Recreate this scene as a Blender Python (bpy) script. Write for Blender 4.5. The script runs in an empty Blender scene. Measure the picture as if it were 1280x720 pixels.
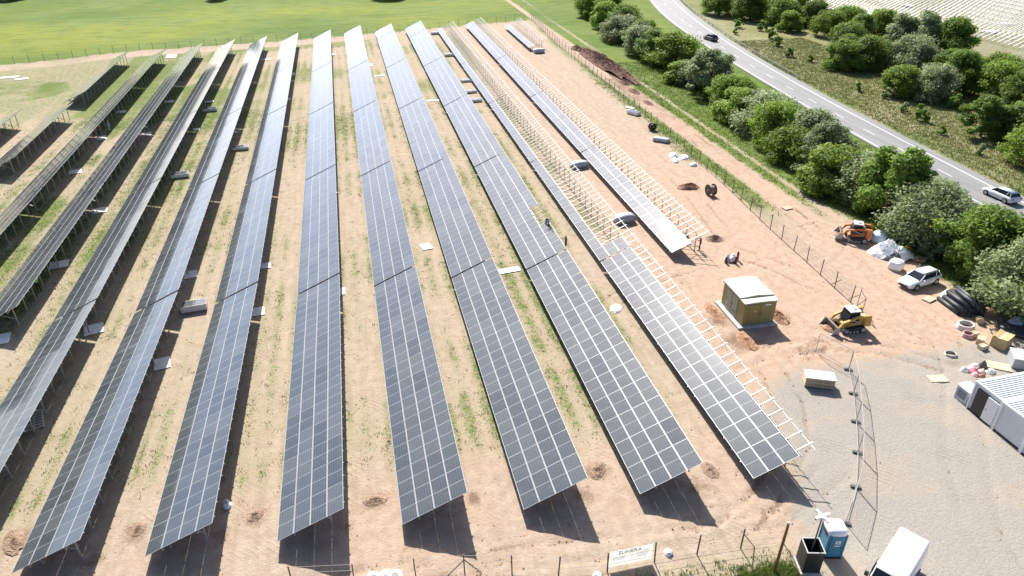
import bpy, math, random
import numpy as np
from mathutils import Vector, Matrix, Euler
random.seed(7); rng = np.random.default_rng(7)
S = bpy.context.scene
C = S.collection
R = math.radians

# ------------------------------------------------------------------ camera, sky, sun, exposure
CAM_H = 36.2
_r = np.array([[0.97518496, -0.11203596, 0.19095087], [-0.22139171, -0.49349538, 0.84109929], [0., -0.86250232, -0.50605311]])
cam_d = bpy.data.cameras.new('camera'); cam = bpy.data.objects.new('camera', cam_d); C.objects.link(cam)
cam_d.sensor_width = 36.0; cam_d.lens = 889. / 1280. * 36.; cam_d.clip_end = 9000; cam_d.clip_start = 0.5
m = Matrix.Identity(4)
for i in range(3):
    m[i][0] = _r[i][0]; m[i][1] = -_r[i][1]; m[i][2] = -_r[i][2]
m[2][3] = CAM_H
cam.matrix_world = m
S.camera = cam
SUN_EL = 42.0
w = bpy.data.worlds.new('World'); S.world = w; w.use_nodes = True
nt = w.node_tree; bg = nt.nodes['Background']
sky = nt.nodes.new('ShaderNodeTexSky'); sky.sky_type = 'NISHITA'; sky.sun_disc = False
sky.sun_elevation = R(SUN_EL); sky.sun_rotation = 0.0; sky.air_density = 0.6; sky.dust_density = 2.2; sky.ozone_density = 3.0; sky.altitude = 200
nt.links.new(sky.outputs[0], bg.inputs[0]); bg.inputs[1].default_value = 0.10
sl = bpy.data.lights.new('sun', 'SUN'); sl.energy = 5.0; sl.angle = R(0.55); sl.color = (1.0, 0.955, 0.88)
sun = bpy.data.objects.new('sun', sl); C.objects.link(sun); sun.rotation_euler = (R(-(90 - SUN_EL)), 0, 0); sun.location = (0, 100, 90)
S.view_settings.view_transform = 'Standard'; S.view_settings.look = 'None'; S.view_settings.gamma = 1.0
S.view_settings.exposure = 0.95

# ------------------------------------------------------------------ helpers
def tag(o, label, cat, group=None):
    o['label'] = label; o['category'] = cat
    if group: o['group'] = group
    return o
def struct(o): o['kind'] = 'structure'; return o
def empty(name, loc=(0, 0, 0), rz=0.0):
    o = bpy.data.objects.new(name, None); C.objects.link(o); o.location = loc; o.rotation_euler = (0, 0, rz)
    o.empty_display_size = 0.3
    return o
def ordn(n): return ('first','second','third','fourth','fifth','sixth','seventh','eighth','ninth','tenth','eleventh','twelfth','thirteenth','fourteenth','fifteenth','sixteenth','seventeenth','eighteenth','nineteenth','twentieth')[n-1] if n <= 20 else '%dth' % n
class MB:
    def __init__(s): s.v = []; s.f = []; s.m = []
    def box(s, c, d, mi=0, M=None, taper=1.0):
        b = len(s.v); hx, hy, hz = d[0]/2, d[1]/2, d[2]/2
        for z in (-1, 1):
            k = taper if z > 0 else 1
            for x, y in ((-1,-1),(1,-1),(1,1),(-1,1)):
                p = Vector((c[0]+x*hx*k, c[1]+y*hy*k, c[2]+z*hz)) if M is None else M @ Vector((x*hx*k, y*hy*k, z*hz)) + Vector(c)
                s.v.append(tuple(p))
        for q in ((3,2,1,0),(4,5,6,7),(0,1,5,4),(1,2,6,5),(2,3,7,6),(3,0,4,7)):
            s.f.append(tuple(b+i for i in q)); s.m.append(mi)
        return s
    def cyl(s, p0, p1, r0, r1=None, n=8, mi=0, cap=True):
        r1 = r0 if r1 is None else r1
        p0 = Vector(p0); p1 = Vector(p1); a = (p1-p0).normalized()
        t = a.cross(Vector((0,0,1)) if abs(a.z) < .9 else Vector((1,0,0))).normalized(); u = a.cross(t)
        b = len(s.v)
        for p, r in ((p0, r0), (p1, r1)):
            for i in range(n):
                w_ = 2*math.pi*i/n
                s.v.append(tuple(p + (t*math.cos(w_)+u*math.sin(w_))*r))
        for i in range(n):
            j = (i+1) % n; s.f.append((b+j, b+i, b+n+i, b+n+j)); s.m.append(mi)
        if cap:
            s.f.append(tuple(b+i for i in range(n))); s.m.append(mi)
            s.f.append(tuple(b+n+n-1-i for i in range(n))); s.m.append(mi)
        return s
    def bar(s, p0, p1, w, h, mi=0):
        p0 = Vector(p0); p1 = Vector(p1); d = p1-p0
        M = d.to_track_quat('X', 'Z').to_matrix()
        return s.box((p0+p1)/2, (d.length, w, h), mi, M)
    def prism(s, poly, y0, y1, mi=0, axis='y'):
        """poly of (x, z) extruded along y (or (y, z) along x; or (x, y) along z)"""
        b = len(s.v); n = len(poly)
        for t in (y0, y1):
            for a, c in poly: s.v.append({'y': (a, t, c), 'x': (t, a, c), 'z': (a, c, t)}[axis])
        for i in range(n):
            j = (i+1) % n; s.f.append((b+i, b+j, b+n+j, b+n+i)); s.m.append(mi)
        s.f.append(tuple(b+n-1-i for i in range(n))); s.m.append(mi)
        s.f.append(tuple(b+n+i for i in range(n))); s.m.append(mi)
        return s
    def loft(s, rings, mi=0, cap=True, closed=True):
        b = len(s.v); n = len(rings[0])
        for r_ in rings: s.v += [tuple(p) for p in r_]
        for k in range(len(rings)-1):
            for i in range(n if closed else n-1):
                j = (i+1) % n; s.f.append((b+k*n+i, b+k*n+j, b+(k+1)*n+j, b+(k+1)*n+i)); s.m.append(mi)
        if cap:
            s.f.append(tuple(b+n-1-i for i in range(n))); s.m.append(mi)
            k = b+(len(rings)-1)*n; s.f.append(tuple(k+i for i in range(n))); s.m.append(mi)
        return s
    def mesh(s, name, mats, smooth=False, fix=True):
        me = bpy.data.meshes.new(name); me.from_pydata(s.v, [], s.f)
        for x in (mats if isinstance(mats, (list, tuple)) else [mats]): me.materials.append(x)
        me.polygons.foreach_set('material_index', s.m)
        if fix:
            import bmesh
            bm = bmesh.new(); bm.from_mesh(me); bmesh.ops.recalc_face_normals(bm, faces=bm.faces); bm.to_mesh(me); bm.free()
        if smooth: me.polygons.foreach_set('use_smooth', [True]*len(me.polygons))
        me.update()
        return me
    def build(s, name, mats, parent=None, smooth=False, loc=(0,0,0), rot=(0,0,0), bevel=0):
        return link(name, s.mesh(name, mats, smooth), parent, loc, rot, bevel)
def link(name, me, parent=None, loc=(0,0,0), rot=(0,0,0), bevel=0):
    o = bpy.data.objects.new(name, me); C.objects.link(o); o.parent = parent; o.location = loc; o.rotation_euler = rot
    if bevel:
        b = o.modifiers.new('bevel', 'BEVEL'); b.width = bevel; b.segments = 2; b.limit_method = 'ANGLE'
    return o
def mat(name, col, rough=0.6, metal=0.0, var=0.0, vscale=3.0, bump=0.0, bscale=20.0, spec=0.5, rnd=0.0):
    ma = bpy.data.materials.new(name); ma.use_nodes = True; n = ma.node_tree; p = n.nodes['Principled BSDF']
    p.inputs['Base Color'].default_value = (*col, 1); p.inputs['Roughness'].default_value = rough; p.inputs['Metallic'].default_value = metal
    p.inputs['Specular IOR Level'].default_value = spec
    if var or bump or rnd:
        tc = n.nodes.new('ShaderNodeTexCoord')
        no = n.nodes.new('ShaderNodeTexNoise'); no.inputs['Scale'].default_value = vscale; no.inputs['Detail'].default_value = 5
        n.links.new(tc.outputs['Object'], no.inputs['Vector'])
        if var or rnd:
            hsv = n.nodes.new('ShaderNodeHueSaturation'); hsv.inputs['Color'].default_value = (*col, 1)
            mr = n.nodes.new('ShaderNodeMapRange'); mr.inputs['From Min'].default_value = .3; mr.inputs['From Max'].default_value = .7
            mr.inputs['To Min'].default_value = 1-var; mr.inputs['To Max'].default_value = 1+var
            n.links.new(no.outputs[0], mr.inputs[0])
            if rnd:
                oi = n.nodes.new('ShaderNodeObjectInfo'); m2 = n.nodes.new('ShaderNodeMapRange')
                m2.inputs['To Min'].default_value = 1-rnd; m2.inputs['To Max'].default_value = 1+rnd
                n.links.new(oi.outputs['Random'], m2.inputs[0])
                mm = n.nodes.new('ShaderNodeMath'); mm.operation = 'MULTIPLY'
                n.links.new(mr.outputs[0], mm.inputs[0]); n.links.new(m2.outputs[0], mm.inputs[1]); n.links.new(mm.outputs[0], hsv.inputs['Value'])
            else: n.links.new(mr.outputs[0], hsv.inputs['Value'])
            n.links.new(hsv.outputs[0], p.inputs['Base Color'])
        if bump:
            n2 = n.nodes.new('ShaderNodeTexNoise'); n2.inputs['Scale'].default_value = bscale; n2.inputs['Detail'].default_value = 6
            n.links.new(tc.outputs['Object'], n2.inputs['Vector'])
            bp = n.nodes.new('ShaderNodeBump'); bp.inputs['Strength'].default_value = bump; bp.inputs['Distance'].default_value = 0.1
            n.links.new(n2.outputs[0], bp.inputs['Height']); n.links.new(bp.outputs[0], p.inputs['Normal'])
    return ma
# smooth value noise
_lat = rng.random((257, 257))
def vnoise(x, y, s):
    x = np.asarray(x, float)/s + 1000.3; y = np.asarray(y, float)/s + 1000.7
    xi = np.floor(x).astype(int); yi = np.floor(y).astype(int); fx = x-xi; fy = y-yi
    fx = fx*fx*(3-2*fx); fy = fy*fy*(3-2*fy); a = _lat[xi % 257, yi % 257]; b = _lat[(xi+1) % 257, yi % 257]
    c = _lat[xi % 257, (yi+1) % 257]; d = _lat[(xi+1) % 257, (yi+1) % 257]
    return (a*(1-fx)+b*fx)*(1-fy) + (c*(1-fx)+d*fx)*fy
def fbm(x, y, s, o=4):
    t = 0; a = 1; n = 0
    for k in range(o): t = t + a*vnoise(x+17*k, y-31*k, s/2**k); n += a; a *= .55
    return t/n
def sstep(a, b, x):
    t = np.clip((np.asarray(x, float)-a)/(b-a), 0, 1); return t*t*(3-2*t)
def seg_dist(x, y, pts):
    d = np.full(np.shape(x), 1e9)
    for (ax, ay), (bx, by) in zip(pts[:-1], pts[1:]):
        dx, dy = bx-ax, by-ay; t = np.clip(((x-ax)*dx+(y-ay)*dy)/(dx*dx+dy*dy+1e-9), 0, 1)
        d = np.minimum(d, np.hypot(x-ax-t*dx, y-ay-t*dy))
    return d
def inpoly(x, y, P):
    r_ = np.zeros(np.shape(x), bool); n = len(P)
    for i in range(n):
        x0, y0 = P[i]; x1, y1 = P[(i+1) % n]
        c = ((y0 > y) != (y1 > y)) & (x < (x1-x0)*(y-y0)/((y1-y0) if y1 != y0 else 1e-9)+x0); r_ ^= c
    return r_

# ------------------------------------------------------------------ site layout
PITCH = 7.72; XL0 = 0.12                         # low edge X of row 8
XROW = {-2: -71., -1: -64., 0: -56.75, 1: -49.7, 2: -42.35, 3: -35.35, 4: -28.75, 5: -21.8, 6: -14.75, 7: -7.2, 8: .13, 9: 7.85, 10: 15.63, 11: 23.6, 12: 31.75, 13: 41.6}
def xlow(k): return XROW[k]
NEAR = {5: 33.15, 6: 32.7, 7: 32.1, 8: 31.7, 9: 31.2, 10: 30.8, 11: 30.4}
SEAM = 62.25
FAR = {1: 175.5, 2: 174.5, 3: 177., 4: 180., 5: 183., 6: 185.5, 7: 188., 8: 191., 9: 192.5, 10: 193.5, 11: 194.5, 12: 198.}
BACK = ([-140, -73, -62, -50, -34, -10, 14, 37, 52.], [160, 177, 180, 185.5, 187, 190.5, 195.5, 201., 204.])
def yback(x): return np.interp(x, *BACK)
FENCE_R = [(51.9, 204.), (49.7, 167.), (48.7, 130.5), (48.0, 105.), (47.4, 82.), (46.1, 67.), (45.7, 60.), (45.2, 52.2), (45.1, 49.2)]
ROAD_R = [(80.6, 10), (81.4, 40), (82.8, 70.4), (84.7, 98.7), (88.6, 140), (95.0, 178), (106.5, 228.6), (128, 290), (165, 370), (230, 480)]
ROAD_L = [(72.6, 10), (73.6, 40), (75.4, 70.4), (77.0, 98.7), (79.9, 128), (84.0, 164), (91.0, 209), (112, 275), (150, 362), (215, 480)]
def fx(y): return np.interp(-np.asarray(y, float), [-p[1] for p in FENCE_R], [p[0] for p in FENCE_R])
def rl(y): return np.interp(y, [p[1] for p in ROAD_L], [p[0] for p in ROAD_L])
def rr(y): return np.interp(y, [p[1] for p in ROAD_R], [p[0] for p in ROAD_R])
RUTS = [  # (polyline, half width, depth)
    ([(-40, 31.2), (-10, 29.9), (6, 29.2), (16, 28.3), (24, 28.2), (29, 31)], .22, .05),
    ([(-40, 29.4), (-10, 28.3), (6, 27.6), (16, 26.9), (24, 27.0), (31, 30)], .22, .05),
    ([(20, 28), (24, 30.5), (27.6, 33.5), (30, 38), (31, 43), (34, 45.5)], .25, .06),
    ([(22, 27), (26, 29.8), (29.6, 33), (32, 37.5), (33, 42), (36, 44.2)], .25, .06),
    ([(38, 62), (41, 58), (43, 53), (46, 47), (48, 42), (50, 36), (50, 28), (48, 20)], .3, .05),
    ([(40, 63.5), (43, 59), (45, 54), (48, 48), (50, 42.5), (52, 36), (52, 28), (50, 20)], .3, .05),
    ([(50, 66), (49.5, 58), (50, 50), (49, 44), (46, 39), (42, 34), (38, 29), (35, 24), (33, 18)], .3, .04),
    ([(52, 66), (51.5, 58), (52, 50), (51, 43), (48, 37.5), (44, 32.5), (40, 27.5), (37, 23), (35, 18)], .3, .04),
    ([(28, 44), (33, 45.2), (38, 45.3), (43, 43.5), (47, 40)], .25, .05),
    ([(28, 42.6), (33, 43.6), (38, 43.8), (42.5, 42), (46, 38.5)], .25, .05),
    ([(41, 200), (41.5, 150), (41.8, 110), (41, 80), (39, 66)], .3, .04),
    ([(43, 200), (43.5, 150), (43.8, 110), (43, 80), (41, 66)], .3, .04),
    ([(51.2, 200), (51.1, 130), (51, 100), (50.6, 80), (50, 66)], .3, .05),
    ([(52.8, 200), (52.9, 130), (52.8, 100), (52.6, 80), (52, 66)], .3, .05),
]
for rad in (1.6, 2.2, 2.8, 3.4):       # turning circles left by the loader
    RUTS.append(([(48.3+rad*math.cos(t), 47.2+rad*.9*math.sin(t)) for t in np.linspace(-2.3, .9, 14)], .14, .045))
for rad in (1.0, 1.5, 2.0):
    RUTS.append(([(19.9+rad*math.cos(t), 28.6+rad*.8*math.sin(t)) for t in np.linspace(.2, 3.6, 12)], .13, .04))
for rad in (1.2, 1.9): RUTS.append(([(37.5+rad*math.cos(t), 43.6+rad*.7*math.sin(t)) for t in np.linspace(-.5, 3.9, 12)], .14, .05))
_rr = random.Random(5)
for k in range(34):                     # criss-crossing vehicle tracks in the yard and the clearing
    x0, y0, a, cv = _rr.uniform(27, 50), _rr.uniform(20, 62), _rr.uniform(0, 6.28), _rr.uniform(-.10, .10)
    if k > 22: x0, y0, a = _rr.uniform(-20, 25), _rr.uniform(27.5, 30), _rr.uniform(-.15, .15)
    for off in (-.85, .85):
        p, px, py, aa = [], x0, y0, a
        for q in range(12): p.append((px-off*math.sin(aa), py+off*math.cos(aa))); px += math.cos(aa)*1.1; py += math.sin(aa)*1.1; aa += cv
        RUTS.append((p, _rr.uniform(.14, .24), _rr.uniform(.025, .05)))
def gz(x, y):
    """height of the ground sheet"""
    x = np.asarray(x, float); y = np.asarray(y, float)
    z = (fbm(x, y, 9, 3)-.5)*.10 + (fbm(x, y, 2.2, 3)-.5)*.045
    return z
def gzf(x, y): return float(gz(x, y))

# ------------------------------------------------------------------ ground
def axis_coords(core, lo, hi, fine, mid, midlo, midhi):
    a = list(np.arange(core[0], core[1]+1e-6, fine)); 
    b = list(np.arange(core[1]+mid, midhi, mid)); c = list(np.arange(core[0]-mid, midlo, -mid))[::-1]
    v = c+a+b; st = mid
    while v[-1] < hi: st *= 1.5; v.append(v[-1]+st)
    st = mid
    while v[0] > lo: st *= 1.5; v.insert(0, v[0]-st)
    return np.array(v)
gx = axis_coords((-26, 57), -4000, 4000, .34, 1.0, -115, 175)
gy = axis_coords((19, 68), -1500, 6000, .34, 1.0, 10, 300)
X, Y = np.meshgrid(gx, gy); Z = gz(X, Y)
n1 = fbm(X, Y, 6, 4); n2 = fbm(X+90, Y-40, 18, 4); n3 = fbm(X-55, Y+70, 1.6, 3)
rut = np.zeros_like(X)
for pts, hw, dep in RUTS:
    d = seg_dist(X, Y, pts); e = np.exp(-(d/hw)**2); Z -= dep*e*(0.6+.6*n3); Z += dep*.5*np.exp(-((d-hw*2)/(hw*.8))**2); rut = np.maximum(rut, e*(.15+1.1*n1)*(dep/.055)*(.45+.55*(n3 > .42)))
fxY = fx(Y); rlY = rl(Y); rrY = rr(Y); yb = yback(X)
wob = (n1-.5)*3.0
site = (X < fxY+.4) & (Y < yb+.3)
# grass cover inside the array: weeds between the wheel tracks of each aisle
ph = np.interp(X, [XROW[k] for k in sorted(XROW)], sorted(XROW)) % 1.0
aisle = np.clip((ph-.54)/.46, 0, 1)
strips = np.maximum.reduce([np.exp(-((ph-c_)/wd)**2) for c_, wd in ((.60, .045), (.77, .07), (.97, .05), (.02, .04), (.3, .2))])
far = sstep(95, 150, Y)
grass = np.clip(strips*(.16+.42*sstep(.35, .66, n1)*(.5+n3)) + (.42*far+.06)*sstep(.3, .6, n2) + .20*(sstep(.45, .7, n2))+.12*n3, 0, .72)
grass = np.where(X < -20, np.clip(grass+.12, 0, 1), grass)
bare = sstep(23, 29, X+wob*.4)*sstep(205, 150, Y+X)
grass *= (1 - .88*sstep(21.5, 25, X)*np.where((X > 23.5) & (X < 28.5) & (Y > 70), .15, 1.0))
grass *= sstep(34.5, 41, Y+wob*.6)
strip_far = sstep(yb-7, yb-4.5, Y)*sstep(.35, .6, 1-n1*.4); grass *= (1-.9*strip_far)
grass *= np.where(X < -46, np.where(Y > 128, .75, .95), 1); grass = np.where((X < -46) & site, np.maximum(grass, .5*sstep(.40, .66, n1)), grass)
# grassy strip along the right-hand fence
gs = np.exp(-((X-(fxY-.3))/1.4)**2)*sstep(72, 96, Y)*(.25+.75*n1); grass = np.maximum(grass, gs)
gs = np.exp(-((Y-24.2+(X-14)*.06)/1.6)**2)*sstep(5, 10, X)*sstep(27, 23, X)*(.25+.9*n1); grass = np.maximum(grass, gs*.9)
grass = np.maximum(grass, sstep(24.5, 22.5, Y)*sstep(27, 24, X)*.75)
isl = inpoly(X+wob*2.2, Y+wob*1.8+(n2-.5)*10, [(-120, 144), (-62, 144.5), (-53, 150), (-51.5, 156), (-56, 162), (-64, 163.5), (-120, 163)])
grass = np.where(isl, .42+.75*n1*(.5+n3), grass)
outside = ~site
right = X > fxY+.4
yd = 62 + wob
g_out = np.ones_like(X)
track = np.exp(-(np.abs(X-(52.0+ (n2-.5)*.6))/1.75)**4); thin = np.exp(-((X-(55.6+.012*(Y-60)))/.42)**2)*.7
g_right = np.clip(1.05-track*1.3-thin*.8-.15*(1-n1), 0, 1)
apron = sstep(80, 60, Y+wob*2.5)*sstep(58.2, 56.2, X+wob*.3)
g_right = np.clip(g_right - apron*1.2, 0, 1)
g_right = np.where(X > rrY, np.clip(.55+.6*(n1-.2), 0, 1), g_right)
g_right = np.where((X > rlY-1) & (X < rlY), 1, g_right)
grass = np.where(right, g_right, np.where(outside, g_out, grass))
# far array ground to the right of the road
f2 = sstep(133, 137, X+wob*.5)*sstep(126, 130, Y+wob)
grass = grass*(1-f2)+f2*(.50+.3*n1)
gravel = sstep(23.5, 31.5, X+wob*.9-.35*(Y-33))*sstep(46, 36.5, Y+wob*1.1)*(1-right*0.0)
gravel = gravel*np.where(X > 52, sstep(62, 57, X), 1)
gravel = np.maximum(gravel, sstep(44, 50, X)*sstep(36, 31, Y+wob*.5)); grass *= (1-gravel)
gravel = np.maximum(gravel, f2*.8)
orange = sstep(22, 34, X+wob)*(.25+.75*sstep(96, 70, Y))*(1-gravel*.85)
orange = np.where(right, np.maximum(track, apron*.8)*.95, orange)
orange = orange + .22*sstep(.5, .66, n2)*(1-gravel) + .35*sstep(41, 34, Y)*sstep(30, 20, X)*sstep(.42, .62, n1)
yellow = np.where(outside & ~right, .75*sstep(.30, .72, fbm(X*.55, Y*1.6, 34, 4))*sstep(275, 225, Y), 0)
yellow = np.where(right, .25*sstep(.4, .6, n2), yellow)
dry = np.where((X > rrY), sstep(.34, .70, n1)*.55*sstep(rrY+1.5, rrY+6, X), 0)+ .25*np.where(site, sstep(.45, .7, n3), 0)
dark = np.zeros_like(X)
for (mx, my, mr) in ((-1.4, 34.9, 1.3), (-9.1, 35.3, 1.4), (-16.4, 35.6, 1.4), (-23.6, 36.6, 1.9), (13.9, 34.2, 1.2), (21.7, 32.4, 1.2), (36.9, 49.2, 1.6), (31.3, 50, 1.6), (32, 46.5, 2.2), (42.6, 80.2, 2), (38.8, 65.8, 1.6), (5, 33.5, 1.2), (-3.5, 33, 1.2), (12.2, 32.2, 1.2), (20, 31.5, 1.3), (26.5, 32.5, 1.3), (-11, 34, 1.3), (-18.5, 34.2, 1.4)):
    dark = np.maximum(dark, np.exp(-(np.hypot((X-mx)*(1+.5*math.sin(mx*9)), Y-my)/(mr*.8))**2)*(.05+1.25*fbm(X*1.0, Y*1.0, .9, 3)))
berm = inpoly(X+wob*.5, Y, [(52.3, 169), (57, 168), (57, 134), (52, 131)]); dark = np.where(berm, .8, dark)
for yy in (70.2, 77.2, 79.5): dark = np.maximum(dark, .4*np.exp(-((Y-yy-(n2-.5)*3)/.22)**2)*sstep(10, -5, X)*site)
dark = np.maximum(dark, .85*rut)
wet = inpoly(X+wob*.6, Y, [(50.2, 138), (54.2, 136), (53.6, 84), (50.6, 84)]); dark = np.where(wet, np.maximum(dark, .28+.45*(n3-.35)+.25*sstep(100, 130, Y)), dark)
for (px_, py_, pr_, pa_) in ((47.5, 39.5, 1.6, .5), (40, 29, 2.6, .35), (36, 24, 3, .3), (45, 24, 3, .35), (28, 38, 2.2, .3), (33, 56, 3, .3), (40, 54, 3, .25), (38, 70, 2.5, .3)): dark = np.maximum(dark, pa_*np.exp(-((X-px_)/pr_)**2-((Y-py_)/(pr_*.5))**2)*(.3+1.3*n3))
verts = np.stack([X.ravel(), Y.ravel(), Z.ravel()], 1)
nx, ny = len(gx), len(gy)
idx = np.arange(nx*ny).reshape(ny, nx)
faces = np.stack([idx[:-1,:-1].ravel(), idx[:-1,1:].ravel(), idx[1:,1:].ravel(), idx[1:,:-1].ravel()], 1)
def fast_mesh(name, verts, faces, mats, smooth=False):
    me = bpy.data.meshes.new(name); nv, nf = len(verts), len(faces); k = faces.shape[1]
    me.vertices.add(nv); me.vertices.foreach_set('co', np.ascontiguousarray(verts, np.float32).ravel())
    me.loops.add(nf*k); me.loops.foreach_set('vertex_index', np.ascontiguousarray(faces, np.int32).ravel())
    me.polygons.add(nf); me.polygons.foreach_set('loop_start', np.arange(0, nf*k, k, dtype=np.int32))
    for x in (mats if isinstance(mats, (list, tuple)) else [mats]): me.materials.append(x)
    me.update(calc_edges=True)
    if smooth: me.polygons.foreach_set('use_smooth', np.ones(nf, bool))
    return me
def zone_attr(me, name, ch):
    a = me.color_attributes.new(name, 'FLOAT_COLOR', 'POINT')
    col = np.ones((len(me.vertices), 4), np.float32)
    for i, c_ in enumerate(ch): col[:, i] = np.clip(c_, 0, 1).ravel()
    a.data.foreach_set('color', col.ravel())

class NB:   # terse node builder
    def __init__(s, name):
        s.ma = bpy.data.materials.new(name); s.ma.use_nodes = True; s.t = s.ma.node_tree; s.p = s.t.nodes['Principled BSDF']
    def n(s, typ, **k):
        o = s.t.nodes.new(typ)
        for a, b in k.items(): setattr(o, a, b)
        return o
    def l(s, a, b): s.t.links.new(a, b)
    def noise(s, vec, scale, det=5, rough=.55):
        o = s.n('ShaderNodeTexNoise'); o.inputs['Scale'].default_value = scale; o.inputs['Detail'].default_value = det; o.inputs['Roughness'].default_value = rough
        s.l(vec, o.inputs['Vector']); return o.outputs[0]
    def math(s, op, a, b=None, clamp=False):
        o = s.n('ShaderNodeMath', operation=op, use_clamp=clamp)
        for i, v in enumerate((a, b)):
            if v is None: continue
            if isinstance(v, (int, float)): o.inputs[i].default_value = v
            else: s.l(v, o.inputs[i])
        return o.outputs[0]
    def mix(s, f, a, b):
        o = s.n('ShaderNodeMix', data_type='RGBA')
        for i, v in ((0, f), (6, a), (7, b)):
            if isinstance(v, (int, float)): o.inputs[i].default_value = v
            elif isinstance(v, tuple): o.inputs[i].default_value = (*v, 1)
            else: s.l(v, o.inputs[i])
        return o.outputs[2]
    def ramp(s, f, lo, hi):
        o = s.n('ShaderNodeMapRange', interpolation_type='SMOOTHSTEP'); o.inputs[1].default_value = lo; o.inputs[2].default_value = hi
        s.l(f, o.inputs[0]); return o.outputs[0]
def ground_material():
    b = NB('ground'); tc = b.n('ShaderNodeTexCoord').outputs['Object']
    a1 = b.n('ShaderNodeVertexColor', layer_name='zone'); a2 = b.n('ShaderNodeVertexColor', layer_name='zone2')
    s1 = b.n('ShaderNodeSeparateColor'); b.l(a1.outputs[0], s1.inputs[0]); s2 = b.n('ShaderNodeSeparateColor'); b.l(a2.outputs[0], s2.inputs[0])
    grass, gravel, orange = s1.outputs; dark, yellow, dry = s2.outputs
    nl = b.noise(tc, .22, 5); nm = b.noise(tc, 1.3, 6, .65); nf = b.noise(tc, 5.5, 5, .7); nff = b.noise(tc, 21, 3, .7)
    # streaks along the rows
    mp = b.n('ShaderNodeMapping'); mp.inputs['Scale'].default_value = (1.0, .12, 1.0); b.l(tc, mp.inputs[0]); ns = b.noise(mp.outputs[0], 1.5, 5, .6)
    soil = b.mix(b.ramp(nm, .33, .68), (.335, .262, .195), (.415, .338, .26))
    soil = b.mix(b.math('MULTIPLY', b.ramp(ns, .45, .70), .60), soil, (.285, .222, .162))
    soil = b.mix(b.math('MULTIPLY', b.ramp(nf, .55, .75), .5), soil, (.26, .195, .135))
    orr = b.mix(b.ramp(nm, .35, .65), (.385, .265, .19), (.44, .325, .245)); orr = b.mix(b.math('MULTIPLY', b.ramp(nf, .56, .74), .55), orr, (.29, .175, .11))
    soil = b.mix(b.math('MULTIPLY', orange, b.ramp(nl, .18, .55), True), soil, orr)
    gr = b.mix(b.ramp(nf, .35, .68), (.25, .232, .207), (.318, .298, .268)); gr = b.mix(b.math('MULTIPLY', b.ramp(nff, .55, .75), .4), gr, (.22, .20, .175))
    gr = b.mix(b.math('MULTIPLY', b.ramp(nl, .48, .66), .5), gr, (.38, .31, .24))
    gr = b.mix(.22, gr, (.36, .315, .26))
    # tread marks in the gravel
    wv = b.n('ShaderNodeTexWave', wave_type='BANDS', bands_direction='DIAGONAL'); wv.inputs['Scale'].default_value = 1.25; wv.inputs['Distortion'].default_value = 3.5; wv.inputs['Detail'].default_value = 3; wv.inputs['Detail Scale'].default_value = .8
    b.l(tc, wv.inputs['Vector'])
    wm = b.math('MULTIPLY', b.ramp(wv.outputs['Fac'], .55, .95), b.math('MULTIPLY', b.ramp(b.noise(tc, .35, 3), .52, .66), .30))
    gr = b.mix(wm, gr, (.21, .18, .15))
    gv = b.ramp(b.math('ADD', gravel, b.math('MULTIPLY', b.math('SUBTRACT', nm, .5), .7)), .3, .7)
    soil = b.mix(gv, soil, gr)
    dk = b.ramp(b.math('ADD', dark, b.math('MULTIPLY', b.math('SUBTRACT', nf, .5), 1.1)), .25, .85)
    soil = b.mix(dk, soil, b.mix(nf, (.15, .10, .07), (.25, .17, .12)))
    # grass
    gcol = b.mix(b.ramp(nm, .3, .7), (.060, .110, .016), (.120, .180, .030))
    gcol = b.mix(yellow, gcol, b.mix(nf, (.20, .235, .028), (.27, .27, .04)))
    gcol = b.mix(b.math('MULTIPLY', b.ramp(b.noise(tc, .05, 4), .42, .62), .55), gcol, (.15, .20, .055))
    mg = b.n('ShaderNodeMapping'); mg.inputs['Scale'].default_value = (.35, 1.0, 1.0); b.l(tc, mg.inputs[0]); ng = b.noise(mg.outputs[0], .42, 7, .72)
    gcol = b.mix(b.math('MULTIPLY', b.ramp(ng, .45, .68), .6), gcol, (.05, .098, .016)); gcol = b.mix(b.math('MULTIPLY', b.ramp(ng, .5, .30), .5), gcol, (.17, .225, .06))
    gcol = b.mix(b.math('MULTIPLY', b.ramp(nf, .5, .72), .6), gcol, (.035, .072, .012))
    gcol = b.mix(dry, gcol, b.mix(nf, (.155, .13, .06), (.22, .175, .10)))
    gf = b.ramp(b.math('ADD', grass, b.math('ADD', b.math('MULTIPLY', b.math('SUBTRACT', nf, .5), 1.3), b.math('MULTIPLY', b.math('SUBTRACT', nm, .5), 1.2))), .38, .95)
    cast = b.math('MULTIPLY', b.ramp(b.math('ADD', grass, b.math('MULTIPLY', b.math('SUBTRACT', nl, .5), .5)), .02, .42), .34)
    soil = b.mix(cast, soil, b.mix(nf, (.25, .235, .125), (.34, .31, .20)))
    col = b.mix(gf, soil, gcol)
    b.l(col, b.p.inputs['Base Color']); b.p.inputs['Roughness'].default_value = .95; b.p.inputs['Specular IOR Level'].default_value = .12
    h = b.math('ADD', b.math('MULTIPLY', nm, .28), b.math('ADD', b.math('MULTIPLY', nf, .5), b.math('MULTIPLY', nff, .18)))
    h = b.math('ADD', h, b.math('MULTIPLY', wm, .35))
    bp = b.n('ShaderNodeBump'); bp.inputs['Strength'].default_value = .75; bp.inputs['Distance'].default_value = .16; b.l(h, bp.inputs['Height']); b.l(bp.outputs[0], b.p.inputs['Normal'])
    return b.ma
M_ground = ground_material()
gme = fast_mesh('ground', verts, faces, M_ground, True)
zone_attr(gme, 'zone', (grass, gravel, orange)); zone_attr(gme, 'zone2', (dark, yellow, dry))
struct(link('ground', gme))

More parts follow.
